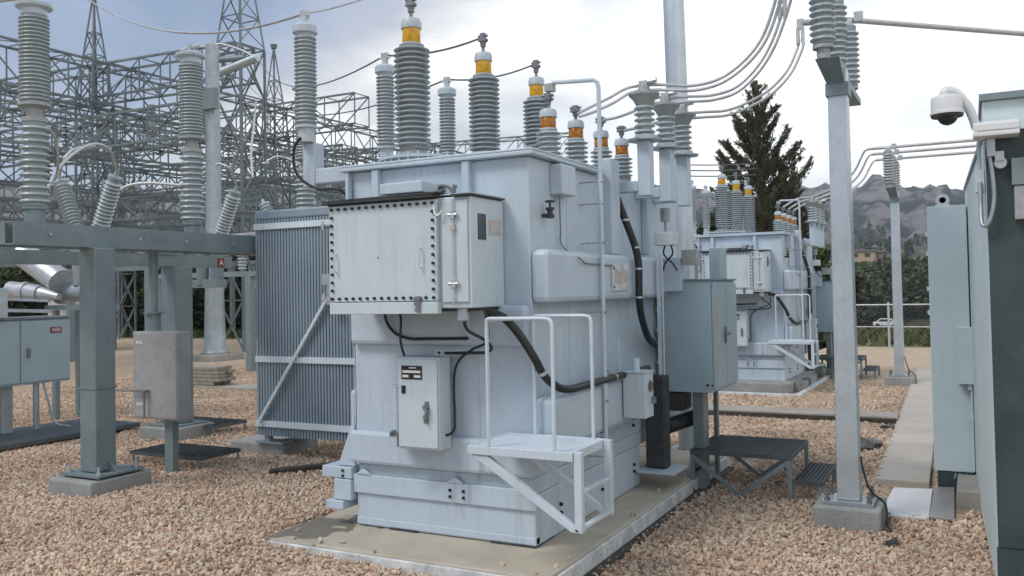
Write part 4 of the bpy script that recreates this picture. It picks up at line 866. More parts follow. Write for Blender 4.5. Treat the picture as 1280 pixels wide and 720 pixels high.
k = MB(); k.box(.235, .38, 5.96, 6.022, 2.26, 2.46); k.build('meter_box', 'flange_cement', en, bevel=.004); k = MB(); k.box(.225, .40, 5.95, 6.02, 2.462, 2.62); k.build('meter_hood', 'steel_green', en, bevel=.004)
# dome camera
dm = thing('dome_camera', 'white dome security camera on a curved arm at the enclosure top', 'security camera', (-.10, 5.96, 2.85))
k = MB(); k.lathe([(.0, .13), (.05, .13), (.082, .118), (.088, .10), (.088, .03), (.094, .026), (.094, .012), (.0, .01)], (-.105, 5.95, 2.90), n=36); k.build('housing', 'white_plastic', dm, smooth=35)
k = MB(); k.lathe([(.0, .0)]+[(.058*math.sin(a), -.058*math.cos(a)) for a in [x*math.pi/16 for x in range(1, 9)]]+[(.0, .001)], (-.103, 5.95, 2.905), n=28); k.build('dome', 'dome_glass', dm, smooth=60)
k = MB(); k.lathe([(.088, 0), (.090, .010), (.062, .012), (.05, .0)], (-.105, 5.95, 2.897), n=36); k.build('trim_ring', 'dark_gasket', dm, smooth=35)
k = MB(); k.tube(smoothpath([(-.11, 5.95, 3.02), (-.115, 5.95, 3.045), (-.095, 5.955, 3.06), (-.05, 5.97, 3.04), (.0, 5.99, 2.97), (.03, 6.01, 2.90), (.05, 6.04, 2.83)], 8), .027, 14); k.build('arm', 'white_plastic', dm, smooth=60)
# narrow cabinet in front of the enclosure wall
nc = thing('narrow_cabinet', 'tall narrow blue-grey cabinet with a lifting eye, standing against the enclosure', 'cabinet', (-.2, 9.4, 0))
k = MB(); k.box(-.355, -.028, 9.02, 10.2, .175, 2.60); k.build('body', 'cabinet_blue', nc, bevel=.008)
k = MB(); k.lathe([(.028, -.012), (.058, -.012), (.058, .012), (.028, .012), (.028, -.012)], (-.22, 9.06, 2.655), axis=(0, 1, 0), n=24); k.box(-.28, -.16, 9.04, 9.08, 2.601, 2.615); k.build('lifting_eye', 'cabinet_blue', nc, smooth=35)
k = MB(); k.box(-.135, .012, 8.93, 9.018, .98, 1.49); k.build('small_box', 'cabinet_blue', nc, bevel=.005)
k = MB(); k.cyl((-.04, 8.97, .93), (-.04, 8.97, .98), .02); k.cyl((-.03, 8.97, .2), (-.03, 8.97, .93), .009); k.box(-.06, -.02, 8.96, 8.99, .66, .70); k.build('conduit', 'cabinet_blue', nc)
k = MB(); 
for z in (2.33, 2.15, 1.82, 1.6): k.box(-.375, -.356, 9.1, 9.15, z, z+.04)
k.split('hinge', 'white_plastic', nc)
k = MB()
for q in range(7): k.prism([(-.20+q*.03, .115), (-.185+q*.03, .115), (-.17+q*.03, .165), (-.185+q*.03, .165)], 'y', 9.0, 9.018)
k.build('striped_base', 'galvanised', nc); k = MB(); k.box(-.33, -.03, 9.03, 10.1, .0, .17); k.build('plinth', 'wall_dark', nc)
# ================================================================ left side of the yard
SGB = 'steel_green'
bm1 = thing('support_frame', 'grey-green steel post and long channel beam at the left, on a concrete footing', 'support frame', (-7.62, 5.9, 0), 'steel support frames on the left')
k = MB(); k.box(-7.74, -7.51, 5.72, 5.95, .22, 2.39); k.build('post', SGB, bm1, bevel=.012)
k = MB(); k.box(-7.75, -7.50, 5.71, 5.96, 1.02, 1.035); k.build('band', SGB, bm1)
k = MB(); k.box(-7.90, -7.36, 5.62, 6.16, .195, .215); k.prism([(-7.88, .216), (-7.75, .216), (-7.75, .33)], 'y', 5.86, 5.88); k.prism([(-7.50, .216), (-7.38, .216), (-7.50, .30)], 'y', 5.86, 5.88); k.build('base_plate', SGB, bm1)
k = MB()
for x in (-7.84, -7.42):
    for y in (5.68, 6.10): k.cyl((x, y, .15), (x, y, .29), .014, n=8); k.cyl((x, y, .216), (x, y, .24), .026, n=6)
k.build('anchor_bolts', 'aluminium', bm1)
k = MB(); k.box(-7.96, -7.33, 5.53, 6.22, -.1, .175); k.build('footing', 'concrete_grey', bm1, bevel=.02)
def channel(k, x0, x1, y0, y1, z0, z1, t_=.012):
    k.box(x1-t_, x1, y0, y1, z0, z1); k.box(x0, x1-t_, y0, y1, z1-t_, z1); k.box(x0, x1-t_, y0, y1, z0, z0+t_)
k = MB(); channel(k, -7.70, -7.575, 4.95, 10.5, 2.395, 2.605); channel(k, -8.06, -7.94, 4.95, 10.5, 2.395, 2.605)
for y in (4.95, 6.4, 8.2, 10.4): k.box(-7.94, -7.70, y, y+.02, 2.40, 2.60)
k.box(-7.72, -7.53, 5.70, 6.06, 2.385, 2.394); k.build('beam', SGB, bm1)
k = MB()
for y in (5.3, 6.3, 6.9, 7.6, 8.1): k.cyl((-7.575, y, 2.5), (-7.565, y, 2.5), .014, n=8)
k.build('bolts', 'aluminium', bm1)
bm2 = thing('support_frame', 'second grey-green post and beam frame, behind the galvanised box', 'support frame', (-9.58, 8.56, 0), 'steel support frames on the left')
k = MB(); k.box(-9.72, -9.45, 8.42, 8.72, .20, 2.30); k.build('post', 'steel_green', bm2, bevel=.01)
k = MB(); k.box(-9.86, -9.32, 8.30, 8.86, .18, .198); k.build('base_plate', SGB, bm2); k = MB(); k.box(-9.92, -9.25, 8.22, 8.92, -.1, .175); k.build('footing', 'concrete_grey', bm2, bevel=.02)
k = MB(); channel(k, -9.70, -9.56, 3.6, 9.55, 2.305, 2.465); k.box(-9.72, -9.56, 9.55, 9.56, 2.3, 2.47); k.build('beam', SGB, bm2)
sg = MB().box(-9.556, -9.55, 9.28, 9.40, 2.31, 2.44).build('phase_sign', 'label_red', bm2); 
text_mesh('A', .11, 'letter', 'label_white', bm2, (-9.546, 9.34, 2.372), (R(90), 0, R(90)))
text_mesh('047', .11, 'stencil', 'label_white', bm2, (-9.52, 8.3, 2.525), (R(90), 0, R(90)))
MB().box(-9.56, -9.53, 8.1, 8.55, 2.466, 2.60).build('number_plate', 'steel_green', bm2)
o = MB().box(-8.9, -8.35, 4.35, 5.1, -.1, .17).build('concrete_footing', 'concrete_grey', bevel=.02); tag(o, 'bare concrete footing cut by the left picture edge', 'footing')

# stacked instrument columns on the first frame
def ctcol(x, y, zb_, label):
    t_ = thing('instrument_column', label, 'insulator column', (x, y, 2.606), 'stacked insulator columns on the left frame')
    k = MB(); k.box(x-.12, x+.12, y-.12, y+.12, 2.607, 2.62); k.cyl((x, y, 2.62), (x, y, zb_), .09, n=20); k.lathe([(.11, 0), (.11, .03), (.09, .035)], (x, y, zb_-.035), n=20); k.build('base', 'steel_green', t_, smooth=35)
    MB().lathe(sheds(.78, 12, .092, .135), (x, y, zb_), n=28).build('lower_insulator', 'porcelain', t_, smooth=50)
    z = zb_+.78
    MB().lathe([(.10, 0), (.115, .01), (.115, .05), (.07, .052), (.07, .14), (.10, .15), (.145, .16), (.145, .185), (.11, .19)], (x, y, z), n=28).build('middle_flange', 'flange_cement', t_, smooth=35)
    MB().lathe(sheds(.84, 22, .10, .135), (x, y, z+.19), n=28).build('upper_insulator', 'porcelain', t_, smooth=50)
    z += 1.03
    MB().lathe([(.115, 0), (.115, .05), (.16, .07), (.165, .09), (.165, .10), (.12, .12), (.05, .13), (.0, .13)], (x, y, z), n=28).build('top_cap', 'cap_paint', t_, smooth=35)
    k = MB(); k.cyl((x-.14, y, z+.17), (x+.14, y, z+.19), .022); k.box(x-.03, x+.03, y-.03, y+.03, z+.12, z+.21); k.build('terminal_clamp', 'aluminium', t_, smooth=35)
    return Vector((x, y, z+.18))
CT = [ctcol(-7.82, 5.32, 2.78, 'nearest stacked insulator column, cut by the top left picture corner'), ctcol(-7.82, 7.22, 2.74, 'insulator column standing between the two frames, left of the grey round pole'), ctcol(-7.82, 9.15, 2.74, 'insulator column partly hidden behind the nearest surge arrester')]

# tilted-bushing breaker poles
CBX = -12.2
brk_pts = []
for i, (px, py) in enumerate(((-42, 282), (110, 285), (262, 288), (360, 290))):
    yc = AX(px, py, CBX).y
    if i == 0: yc = AX(110, 285, CBX).y-(AX(262, 288, CBX).y-AX(110, 285, CBX).y)
    t_ = thing('breaker_pole', ('breaker pole at the very left edge, only one tilted bushing in view', 'breaker pole with two ribbed bushings spread in a V, nearest complete one', 'breaker pole whose right bushing leans beside the grey round pole', 'farthest breaker pole, its bushings leaning behind the radiator')[i], 'circuit breaker', (CBX, yc, 0), 'breaker poles with V-shaped bushings')
    tm = 'galvanised' if i == 1 else 'steel_green'
    k = MB(); k.cyl((CBX-.62, yc, 2.0), (CBX+.30, yc, 2.0), .15, n=28); k.lathe([(.19, 0), (.19, .04)], (CBX-.66, yc, 2.0), (1, 0, 0), n=28); k.lathe([(.19, 0), (.19, .04), (.1, .12), (.02, .13)], (CBX+.30, yc, 2.0), (1, 0, 0), n=28); k = k if i == 1 else MB().box(CBX-.80, CBX+.28, yc-.12, yc+.12, 2.05, 2.2); k.build('tank', tm, t_, smooth=40)
    k = MB()
    if i == 1:
        for sy in (-.2, .2): k.box(CBX-.54, CBX-.46, yc+sy-.04, yc+sy+.04, 0, 1.72)
        k.split('leg', SGB, t_)
        k = MB(); k.box(CBX-.7, CBX+.4, yc-.25, yc-.17, 1.721, 1.80); k.box(CBX-.7, CBX+.4, yc+.17, yc+.25, 1.721, 1.80); k.split('cradle', SGB, t_)
    else:
        cx0 = CBX-.06 if i == 3 else CBX-.78; k.box(cx0, cx0+.12, yc-.06, yc+.06, 0, 2.049); k.build('column', SGB, t_)
    if i == 1:
        a = AY(14, 362, yc-.3); b_ = AY(52, 367, yc-.3); c_ = AY(74, 371, yc-.3); k = MB(); k.cyl(a, b_, .135, n=24); k.cyl(b_+Vector((.01, 0, 0)), c_, .11, .05, n=24); k.cyl(a.lerp(b_, .45), a.lerp(b_, .58), .155, n=24); k.build('hydraulic_drive', 'aluminium', t_, smooth=40)
        a = AY(30, 318, yc-.15); b_ = AY(76, 352, yc-.15); k = MB(); k.cyl(a, b_, .20, n=28); k.build('cover_drum', 'aluminium', t_, smooth=40)
        k = MB(); k.bar(AY(8, 374, yc-.5), AY(62, 376, yc-.5), .04); k.bar(AY(8, 388, yc-.5), AY(66, 389, yc-.5), .05); k.split('rail', 'galvanised', t_)
    for s in (-1, 1):
        ax = Vector((s*.47, 0, 1)).normalized(); a0 = Vector((CBX+s*.13, yc+s*.05, 2.80))
        k = MB(); k.cyl(a0-Vector((0, 0, .7)), a0, .10, .13, n=26); k.lathe([(.15, -.04), (.15, .0)], a0, ax, n=26); h_ = k.build('bushing_base', tm, t_, smooth=40)
        MB().lathe(sheds(1.0, 16, .088, .135), a0, ax, n=22).build('tilted_insulator', 'porcelain', t_, smooth=50)
        e_ = a0+ax*1.0
        MB().lathe([(.09, 0), (.11, .02), (.11, .06), (.04, .08), (.03, .16), (.0, .16)], e_, ax, n=20).build('terminal_cap', 'galvanised', t_, smooth=40)
        brk_pts.append(e_+ax*.14)
        
cabx = -11.35
ca, cb = AX(-60, 481, cabx), AX(88, 475, cabx)
bc = thing('breaker_cabinet', 'blue-grey two-door cabinet on legs with a small red badge, at the left edge', 'cabinet', (cabx-.2, cb.y-.6, 0))
zt_, zb2 = AX(88, 397, cabx).z, AX(88, 475, cabx).z
y1_ = cb.y; y0_ = y1_-2.0
k = MB(); k.box(cabx-.55, cabx, y0_, y1_, zb2, zt_); k.build('body', 'cabinet_paint', bc, bevel=.01)
k = MB(); k.box(cabx-.6, cabx+.03, y0_-.03, y1_+.03, zt_+.001, zt_+.03); k.build('roof', SGB, bc)
for a, c_ in ((y1_-.74, y1_-.02), (y1_-1.5, y1_-.76)):
    d_ = MB().box(cabx+.001, cabx+.02, a, c_, zb2+.03, zt_-.02).build('door', 'cabinet_paint', bc, bevel=.006)
    if a > y1_-1: 
        MB().box(cabx+.021, cabx+.045, a+.08, a+.12, (zb2+zt_)/2-.08, (zb2+zt_)/2+.05).build('handle', 'terminal_metal', d_)
        bd = MB().box(cabx+.021, cabx+.026, c_-.30, c_-.13, zt_-.20, zt_-.12).build('badge', 'label_red', d_)
        text_mesh('ABB', .075, 'badge_letters', 'label_white', bd, (cabx+.028, c_-.215, zt_-.16), (R(90), 0, R(90)))
    else: MB().box(cabx+.021, cabx+.025, a+.3, a+.4, zt_-.42, zt_-.36).build('small_label', 'label_white', d_)
k = MB()
for y in (y1_-.85, y1_-1.15, y1_-1.8): k.box(cabx-.30, cabx-.12, y-.08, y+.08, .12, zb2)
k.split('leg', 'galvanised', bc)
k = MB(); k.cyl((cabx-.1, y1_-.45, .12), (cabx-.1, y1_-.45, zb2), .04, n=12); k.tube(smoothpath([(cabx-.05, y1_-.38, zb2), (cabx, y1_-.34, .5), (cabx+.05, y1_-.28, .2), (cabx+.2, y1_-.15, .13)]), .015); k.build('conduit', 'galvanised', bc, smooth=50)
o = MB().box(cabx-.5, cabx+.75, y1_-1.8, y1_+.55, .06, .115).build('grating_platform', 'grating'); tag(o, 'flat dark grating laid under the two-door cabinet at the left edge', 'grating')
# bits above that cabinet: mechanism boxes
k = MB(); p_ = AX(0, 372, cabx+.1); k.box(cabx-.4, cabx+.1, p_.y-.9, AX(10, 372, cabx+.1).y, zt_+.03, AX(8, 360, cabx+.1).z); o = k.build('mechanism_box', 'cap_paint', bevel=.01); tag(o, 'pale box standing on the cabinet roof at the left edge', 'box')

# galvanised operating box on its post, with vertical pipe and ground rod
gb = thing('operating_box', 'bare galvanised box on a short post, in front of the second frame', 'box', (-7.7, 6.75, 0))
k = MB(); k.box(-8.08, -7.41, 6.62, 6.80, .60, 1.53); k.build('body', 'box_metal', gb, bevel=.008)
k = MB(); k.box(-8.07, -7.42, 6.612, 6.619, .62, 1.51); k.build('door', 'box_metal', gb, bevel=.004)
k = MB(); 
for zz in (1.40, .74):
    for q in range(3): k.box(-8.02+q*.035, -7.995+q*.035, 6.608, 6.6115, zz, zz+.03)
k.split('number_tag', 'label_white', gb)
k = MB(); k.box(-7.96, -7.82, 6.55, 6.611, .885, .91); k.tube([(-8.4, 6.58, .89), (-7.86, 6.57, .90), (-7.855, 6.57, .88), (-7.855, 6.57, .62)], .009, 8); k.build('handle', 'terminal_metal', gb)
k = MB(); k.box(-7.72, -7.60, 6.72, 6.80, 0, .60); k.build('post', SGB, gb)
pc = AY(192, 380, 6.76)
k = MB(); k.cyl((pc.x, pc.y, 1.53), (pc.x, pc.y, 1.72), .075, n=20); k.cyl((pc.x, pc.y, 1.72), (pc.x, pc.y, 1.74), .105, n=20); k.cyl((pc.x, pc.y, 1.74), (pc.x, pc.y, 2.62), .05, n=18); k.build('drive_pipe', SGB, gb, smooth=40)
k = MB(); k.tube(smoothpath([(-8.35, 6.9, .93), (-8.6, 7.0, .95), (-8.9, 7.1, .97)]), .006); 
o = thing('grating_step', 'low dark grating step behind the first frame post', 'step platform', (-7.9, 6.9, 0), 'low grating steps on the left')
k = MB(); grating(k, -8.55, -7.45, 6.95, 7.55, .16, .05); k.build('platform', 'grating', o); k = MB()
for x in (-8.5, -7.48):
    for y in (6.96, 7.54): k.cyl((x, y, 0), (x, y, .13), .012)
k.split('leg', SGB, o)
o2 = dup(o, (-1.6, 1.75, 0), 'low dark grating step beside the second frame post')

# small pipe-frame etc.: grey round pole with its arm
pp = G(269, 450, 0)
gp = thing('round_pole', 'tall tapered round steel pole with a short pipe arm, left of the radiator', 'steel pole', (pp.x, pp.y, 0))
k = MB(); k.lathe([(.42, 0), (.42, .03), (.35, .04), (.32, .1), (.29, 1.0), (.26, 2.3), (.225, 5), (.195, 9.2), (.05, 9.25)], (pp.x, pp.y, .2), n=28); k.build('shaft', 'galvanised', gp, smooth=40)
MB().box(pp.x-.6, pp.x+.6, pp.y-.6, pp.y+.6, -.1, .19).build('footing', 'concrete', gp, bevel=.03)
a_ = AD(272, 92, 27.6); b_ = AD(322, 72, 27.0)
k = MB(); k.cyl(a_, b_, .13, n=16); k.build('arm', 'galvanised_pale', gp, smooth=40)
k = MB(); a_ = AD(272, 75, 27.6); k.cyl(a_, AD(306, 72, 27.2), .10, n=12); k.box(pp.x-.1, pp.x+.45, pp.y-.4, pp.y-.2, 7.4, 8.0); k.split('bracket', SGB, gp)
k = MB(); k.tube(smoothpath([AD(232, 60, 27.4), AD(262, 58, 27.4), AD(275, 55, 27.4), AD(300, 62, 27.2), AD(318, 71, 27.0)]), .035); k.build('bus_arch', 'conductor', gp, smooth=60)
AT = b_

# lattice work ---------------------------------------------------------
def truss(p0, p1, w, h, bay, bar=.058):
    """box girder between two points: four chords, verticals and diagonals"""
    k = MB(); p0 = Vector(p0); p1 = Vector(p1); d = (p1-p0); L_ = d.length; d.normalize(); s = Vector((-d.y, d.x, 0)).normalized()
    C = [s*w/2, -s*w/2, s*w/2+Vector((0, 0, -h)), -s*w/2+Vector((0, 0, -h))]
    for c_ in C: k.bar(p0+c_, p1+c_, bar*1.25)
    n = max(2, round(L_/bay))
    for i in range(n+1):
        q = p0+d*L_*i/n
        k.bar(q+C[0], q+C[2], bar*.7); k.bar(q+C[1], q+C[3], bar*.7); k.bar(q+C[0], q+C[1], bar*.6); k.bar(q+C[2], q+C[3], bar*.6)
        if i < n:
            q2 = p0+d*L_*(i+1)/n; a, b2 = (0, 2) if i % 2 else (2, 0)
            k.bar(q+C[a], q2+C[b2], bar*.7); k.bar(q+C[a+1], q2+C[b2+1], bar*.7)
            k.bar(q+C[a], q2+C[a+1], bar*.5); k.bar(q+C[b2], q2+C[b2+1], bar*.5)
    return k
def tower(x, y, z1, w, bay, spire=0, wt=None, bar=.09, rot=0):
    k = MB(); wt = wt or w
    def leg(z): f = z/z1; ww = (w*(1-f)+wt*f)/2; return [Vector((x+sx*ww, y+sy*ww, z)) for sx, sy in ((-1, -1), (1, -1), (1, 1), (-1, 1))]
    n = max(2, round(z1/bay))
    for i in range(n):
        a = leg(z1*i/n); b2 = leg(z1*(i+1)/n)
        for q in range(4):
            k.bar(a[q], b2[q], bar); k.bar(a[q], b2[(q+1) % 4], bar*.6); k.bar(a[(q+1) % 4], b2[q], bar*.6); k.bar(b2[q], b2[(q+1) % 4], bar*.6)
    if spire:
        a = leg(z1); top = Vector((x, y, z1+spire))
        for q in range(4):
            k.bar(a[q], top, bar*.8)
            for f in (.22, .42, .62):
                u_ = a[q].lerp(top, f); v_ = a[(q+1) % 4].lerp(top, f); k.bar(u_, v_, bar*.5); k.bar(a[q].lerp(top, f-.2), v_, bar*.45)
        k.bar(Vector((x, y, z1)), top, bar*.9); k.cyl((x, y, z1+spire-.1), (x, y, z1+spire+.08), .12, .16, n=8)
    return k
def tw(x, y, z1, w, bay, label, spire=0, wt=None, m_='lattice_steel', bar=.07):
    o = tower(x, y, z1, w, bay, spire, wt, bar).build('lattice_tower', m_, loc=(x, y, 0)); o['label'] = label; o['category'] = 'lattice tower'; o['group'] = 'lattice towers of the gantry'; return o
tw(-22.2, 22.7, 10.4, 1.12, 1.6, 'nearest lattice tower, its tapering head cut by the top picture edge', spire=4.9, m_='lattice_steel')
tw(-28.3, 21.6, 9.0, .9, 1.5, 'slim lattice tower with a pointed spire against the sky, left of the picture', spire=4.2)
tw(-27.9, 30.6, 9.0, .9, 1.5, 'distant lattice tower whose spire stands right of the nearest tower', spire=4.2)
tw(-28.2, 12.5, 9.0, .9, 1.5, 'lattice tower at the left picture edge behind the insulator column')
tw(-35.0, 28.0, 9.0, .9, 1.5, 'lattice column deep inside the gantry, behind the round pole')
tw(-22.5, 36.0, 7.4, .9, 1.5, 'lattice column carrying the lower girders near the radiator')
tw(-28.0, 43.0, 10.5, 1.0, 1.5, 'farthest lattice column of the gantry, above the radiator')
tw(-36.0, 17.5, 9.0, .9, 1.5, 'lattice column far left behind the tilted bushings')
def gd(p0, p1, w, h, bay, label, bar=.058, m_='lattice_steel'):
    o = truss(p0, p1, w, h, bay, bar).build('lattice_girder', m_, loc=((p0[0]+p1[0])/2, (p0[1]+p1[1])/2, p0[2])); o['label'] = label; o['category'] = 'lattice girder'; o['group'] = 'lattice girders of the gantry'; return o
gd((-28.1, 9, 10.4), (-28.1, 50, 10.4), 1.0, 1.5, 1.6, 'long top girder falling from the upper left corner towards the radiator')
gd((-34.9, 11, 10.4), (-34.9, 46, 10.4), 1.0, 1.3, 1.6, 'top girder parallel to and behind the long one')
gd((-35, 21.8, 10.5), (-22, 22.7, 10.5), 1.0, 1.2, 1.5, 'upper cross girder meeting the nearest tower')
gd((-44, 30.6, 10.4), (-23, 30.6, 10.4), 1.0, 1.3, 1.6, 'upper cross girder under the right-hand spire')
gd((-35, 45, 10.9), (-20.2, 47.2, 10.9), 1.2, 1.7, 1.7, 'farthest cross girder ending behind the surge arresters')
gd((-24.0, 9, 7.4), (-24.0, 48, 7.4), .9, 1.1, 1.4, 'middle-level girder running away from the camera')
gd((-31.5, 12, 7.3), (-31.5, 48, 7.3), .9, 1.1, 1.4, 'middle-level girder deep in the gantry')
for i, y in enumerate((19.0, 26.5, 34.5)):
    gd((-42, y, 7.6-.2*i), (-20.5, y, 7.6-.2*i), .9, 1.0, 1.4, ('nearest', 'middle', 'farthest')[i]+' of the mid-height cross girders behind the tilted bushings')
for i, y in enumerate((20.5, 29.5, 38.5)):
    gd((-44, y, 5.2), (-19.8, y, 5.2), .7, .7, 1.1, ('nearest', 'middle', 'farthest')[i]+' of the low cross girders just above the channel beams', bar=.055)
gd((-26.3, 12, 5.0), (-26.3, 44, 5.0), .6, .6, 1.0, 'low girder with small bays running away from the camera', bar=.052)
gd((-40, 38, 9.4), (-24, 38, 9.4), .9, 1.0, 1.3, 'upper cross girder two thirds of the way to the farthest column')
gd((-19.8, 27, 7.0), (-19.8, 46, 7.0), .8, 1.0, 1.4, 'mid-height girder just left of the radiator top')

# bus support frames with insulators under the gantry
def busframe(x, y, w, z, label, dirx=True):
    t_ = thing('bus_support', label, 'bus support', (x, y, 0), 'bus supports under the gantry')
    k = MB()
    for s in (-1, 1):
        xx, yy = (x+s*w/2, y) if dirx else (x, y+s*w/2); k.box(xx-.09, xx+.09, yy-.09, yy+.09, 0, z-.13)
    if dirx: k.box(x-w/2-.3, x+w/2+.3, y-.09, y+.09, z-.129, z)
    else: k.box(x-.09, x+.09, y-w/2-.3, y+w/2+.3, z-.129, z)
    k.build('frame', SGB, t_)
    for q in (-1, 0, 1):
        xx, yy = (x+q*w*.42, y) if dirx else (x, y+q*w*.42)
        MB().lathe(sheds(.75, 9, .07, .12), (xx, yy, z+.02), n=12).build('post_insulator', 'porcelain', t_, smooth=50)
        k = MB(); k.cyl((xx, yy, z+.77), (xx, yy, z+.92), .05, n=8); k.bar((xx-.5, yy-.1, z+.9), (xx+.5, yy+.1, z+.95), .06); k.build('switch_blade', 'aluminium', t_)
for i, (x, y, w, z, dx) in enumerate(((-17.5, 16.5, 3.2, 2.5, True), (-22.5, 17.6, 3.4, 2.8, True), (-26, 25, 4.0, 3.2, True), (-19.5, 25.5, 3.2, 3.1, False), (-32, 21.5, 4, 3.3, True), (-33, 31, 4, 3.4, True), (-24.5, 33, 4, 3.4, True), (-30, 38, 4.5, 3.6, True))):
    busframe(x, y, w, z, ('nearest steel bus support with ribbed insulators, seen under the channel beams', 'bus support with ribbed insulators behind the round pale tank', 'bus support right of the lattice tower foot', 'bus support turned end-on near the radiator edge', 'far bus support behind the tilted bushing pair', 'very distant bus support left of the round pole', 'distant bus support behind the lattice tower', 'farthest bus support under the gantry')[i], dx)
# hanging insulator strings
for i, (px, py, Y) in enumerate(((82, 150, 22), (156, 135, 23), (200, 160, 22), (254, 118, 24), (286, 168, 26), (60, 190, 17), (106, 186, 22), (182, 146, 30), (330, 175, 30))):
    p_ = AY(px, py, Y); k = MB(); n_ = 8
    for q in range(n_): k.lathe([(.02, 0), (.13, -.02), (.135, -.045), (.03, -.06)], (p_.x, p_.y, p_.z-q*.13), n=10)
    k.cyl((p_.x, p_.y, p_.z+.5), (p_.x, p_.y, p_.z-n_*.13-.2), .018, n=6)
    o = k.build('insulator_string', 'porcelain_brown', smooth=50, loc=tuple(p_)); tag(o, ('dark disc insulator string hanging from the gantry at far left', 'dark insulator string under the long girder left of centre gap', 'dark insulator string left of the tall insulator column', 'dark insulator string tucked between column and round pole', 'dark insulator string right of the round pole', 'dark insulator string behind the first insulator column', 'dark insulator string over the V bushings', 'short dark insulator string beside the hanging grey pipe', 'dark insulator string near the spire tower foot')[i], 'insulator string', 'insulator strings hanging from the gantry')
p_ = AY(190, 140, 26); o = MB().cyl((p_.x, p_.y, p_.z+.3), (p_.x, p_.y, AY(190, 172, 26).z), .14, n=14).build('hanging_pipe', 'lattice_pale', smooth=40); tag(o, 'short grey vertical pipe hanging in the gap of the gantry', 'pipe')

# overhead wires and jumpers
def wire(p0, p1, sag, r, label, grp='thin overhead wires', m_='wire_dark'):
    o = MB().tube(cat(p0, p1, sag), r, 6).build('wire', m_, smooth=60); return tag(o, label, 'wire', grp)
wire(AD(95, -12, 11), A1+Vector((0, 0, 0)), .32, .010, 'slack wire sweeping across the sky to the nearest surge arrester', m_='conductor')
wire(A1, AD(470, -8, 7.2), .02, .008, 'wire leaving the nearest surge arrester upward to the right', m_='conductor')
wire(AT, A2, .55, .009, 'wire from the round pole arm to the middle surge arrester')
wire(A2, HV[1], .05, .009, 'wire from the middle surge arrester to the middle tall bushing')
wire(AD(300, 92, 30), A3, .8, .009, 'wire from the lattice tower to the farthest surge arrester')
wire(A3, HV[2], .06, .008, 'wire from the farthest surge arrester to the farthest tall bushing')
A2f = A2+Vector(OFF)
for i, z in enumerate((206, 214, 222)):
    wire(AD(860, 206+i*7, 19), AD(945, 204+i*7, 19), .02, .012, '%s of the thin wires in front of the big conifer' % ('upper', 'middle', 'lower')[i])
wire(CT[0], CT[0]+Vector((-6, -1, .5)), .1, .015, 'conductor leaving the top of the nearest insulator column', m_='conductor')
def jump(pts, lab, r=.02): 
    o = MB().tube(smoothpath(pts, 7), r, 8).build('jumper', 'conductor', smooth=60); return tag(o, lab, 'cable', 'pale jumpers among the left equipment')
b1, b2, b3 = brk_pts[2], brk_pts[3], brk_pts[5]
jump([b2, AD(137, 188, 12.6), AD(118, 180, 12.3), AD(95, 190, 12.0), AD(72, 212, 11.5), AD(58, 238, 11.0)], 'pale tube arching from the right bushing of the V to the first insulator column')
jump([b1, AD(78, 205, 12), AD(90, 188, 12), AD(118, 182, 12.3)], 'pale jumper joining the left bushing of the V')
jump([AD(60, 158, 9), AD(70, 176, 9.4), AD(73, 200, 9.6), AD(70, 222, 10)], 'thin white jumper hanging right of the first insulator column', .014)
jump([b3, AD(288, 212, 15), AD(276, 205, 15), AD(270, 206, 15)], 'short white jumper from the leaning bushing to the round pole')
jump([AD(150, 237, 16), AD(165, 231, 16), AD(190, 229, 16), AD(228, 232, 16)], 'flat white arch of tube left of the second insulator column', .03)
jump([AD(320, 125, 28), AD(317, 160, 26), AD(314, 190, 25), AD(316, 222, 24)], 'white wire dropping beside the lattice tower', .03)
jump([AD(330, 205, 16), AD(345, 196, 16), AD(365, 200, 16), AD(384, 212, 15)], 'pale jumper over the farthest breaker pole')

# pale round tank, timber stack, slabs, radiator footing, plank
pt = G(84, 440, 0)
rt = thing('pale_tank', 'pale round tank standing behind the two-door cabinet', 'tank', (pt.x, pt.y, 0)); MB().lathe([(.6, 0), (.6, 1.95), (.53, 2.03), (.1, 2.06), (.0, 2.06)], (pt.x, pt.y, .0), n=32).build('shell', 'grey_tank', rt, smooth=40)
k = MB(); k.cyl((pt.x+.55, pt.y-.38, .1), (pt.x+.55, pt.y-.38, 1.6), .05); k.box(pt.x-.7, pt.x+.7, pt.y-.7, pt.y+.7, -.02, .05); k.build('pipe', 'grey_tank', rt, smooth=40)
ts = G(258, 484, 0); random.seed(2)
for q in range(6):
    o = MB()
    for w_ in range(2):
        dx = random.uniform(-.1, .1); o.box(ts.x-.62+dx, ts.x+.55+dx, ts.y-.25+w_*.26, ts.y-.02+w_*.26, q*.075+.004, q*.075+.07)
    o = o.build('timber_board', 'timber', bevel=.004); tag(o, '%s layer of the low stack of weathered boards left of the radiator' % ('lowest', 'second', 'third', 'fourth', 'fifth', 'topmost')[q], 'timber board', 'stack of weathered boards')
q_ = G(300, 486, 0); o = MB().box(q_.x-.9, q_.x+1.2, q_.y-.3, q_.y+.3, -.02, .06).build('concrete_plank', 'concrete', bevel=.01); tag(o, 'flat pale concrete plank on the ground between board stack and radiator', 'slab')
f = G(345, 570, 0); o = MB().box(-8.0, -7.15, 7.92, 8.55, -.1, .158).build('concrete_block', 'concrete_grey', bevel=.02); tag(o, 'concrete footing under the radiator corner', 'concrete block')
o = MB().hexa([(-6.55, 7.05, .0), (-6.5, 6.98, .0), (-5.7, 7.95, .0), (-5.75, 8.02, .0)], [(-6.55, 7.05, .09), (-6.5, 6.98, .08), (-5.7, 7.95, .10), (-5.75, 8.02, .11)]).build('plank', 'dark_timber'); tag(o, 'dark weathered plank half buried in gravel below the radiator', 'plank')
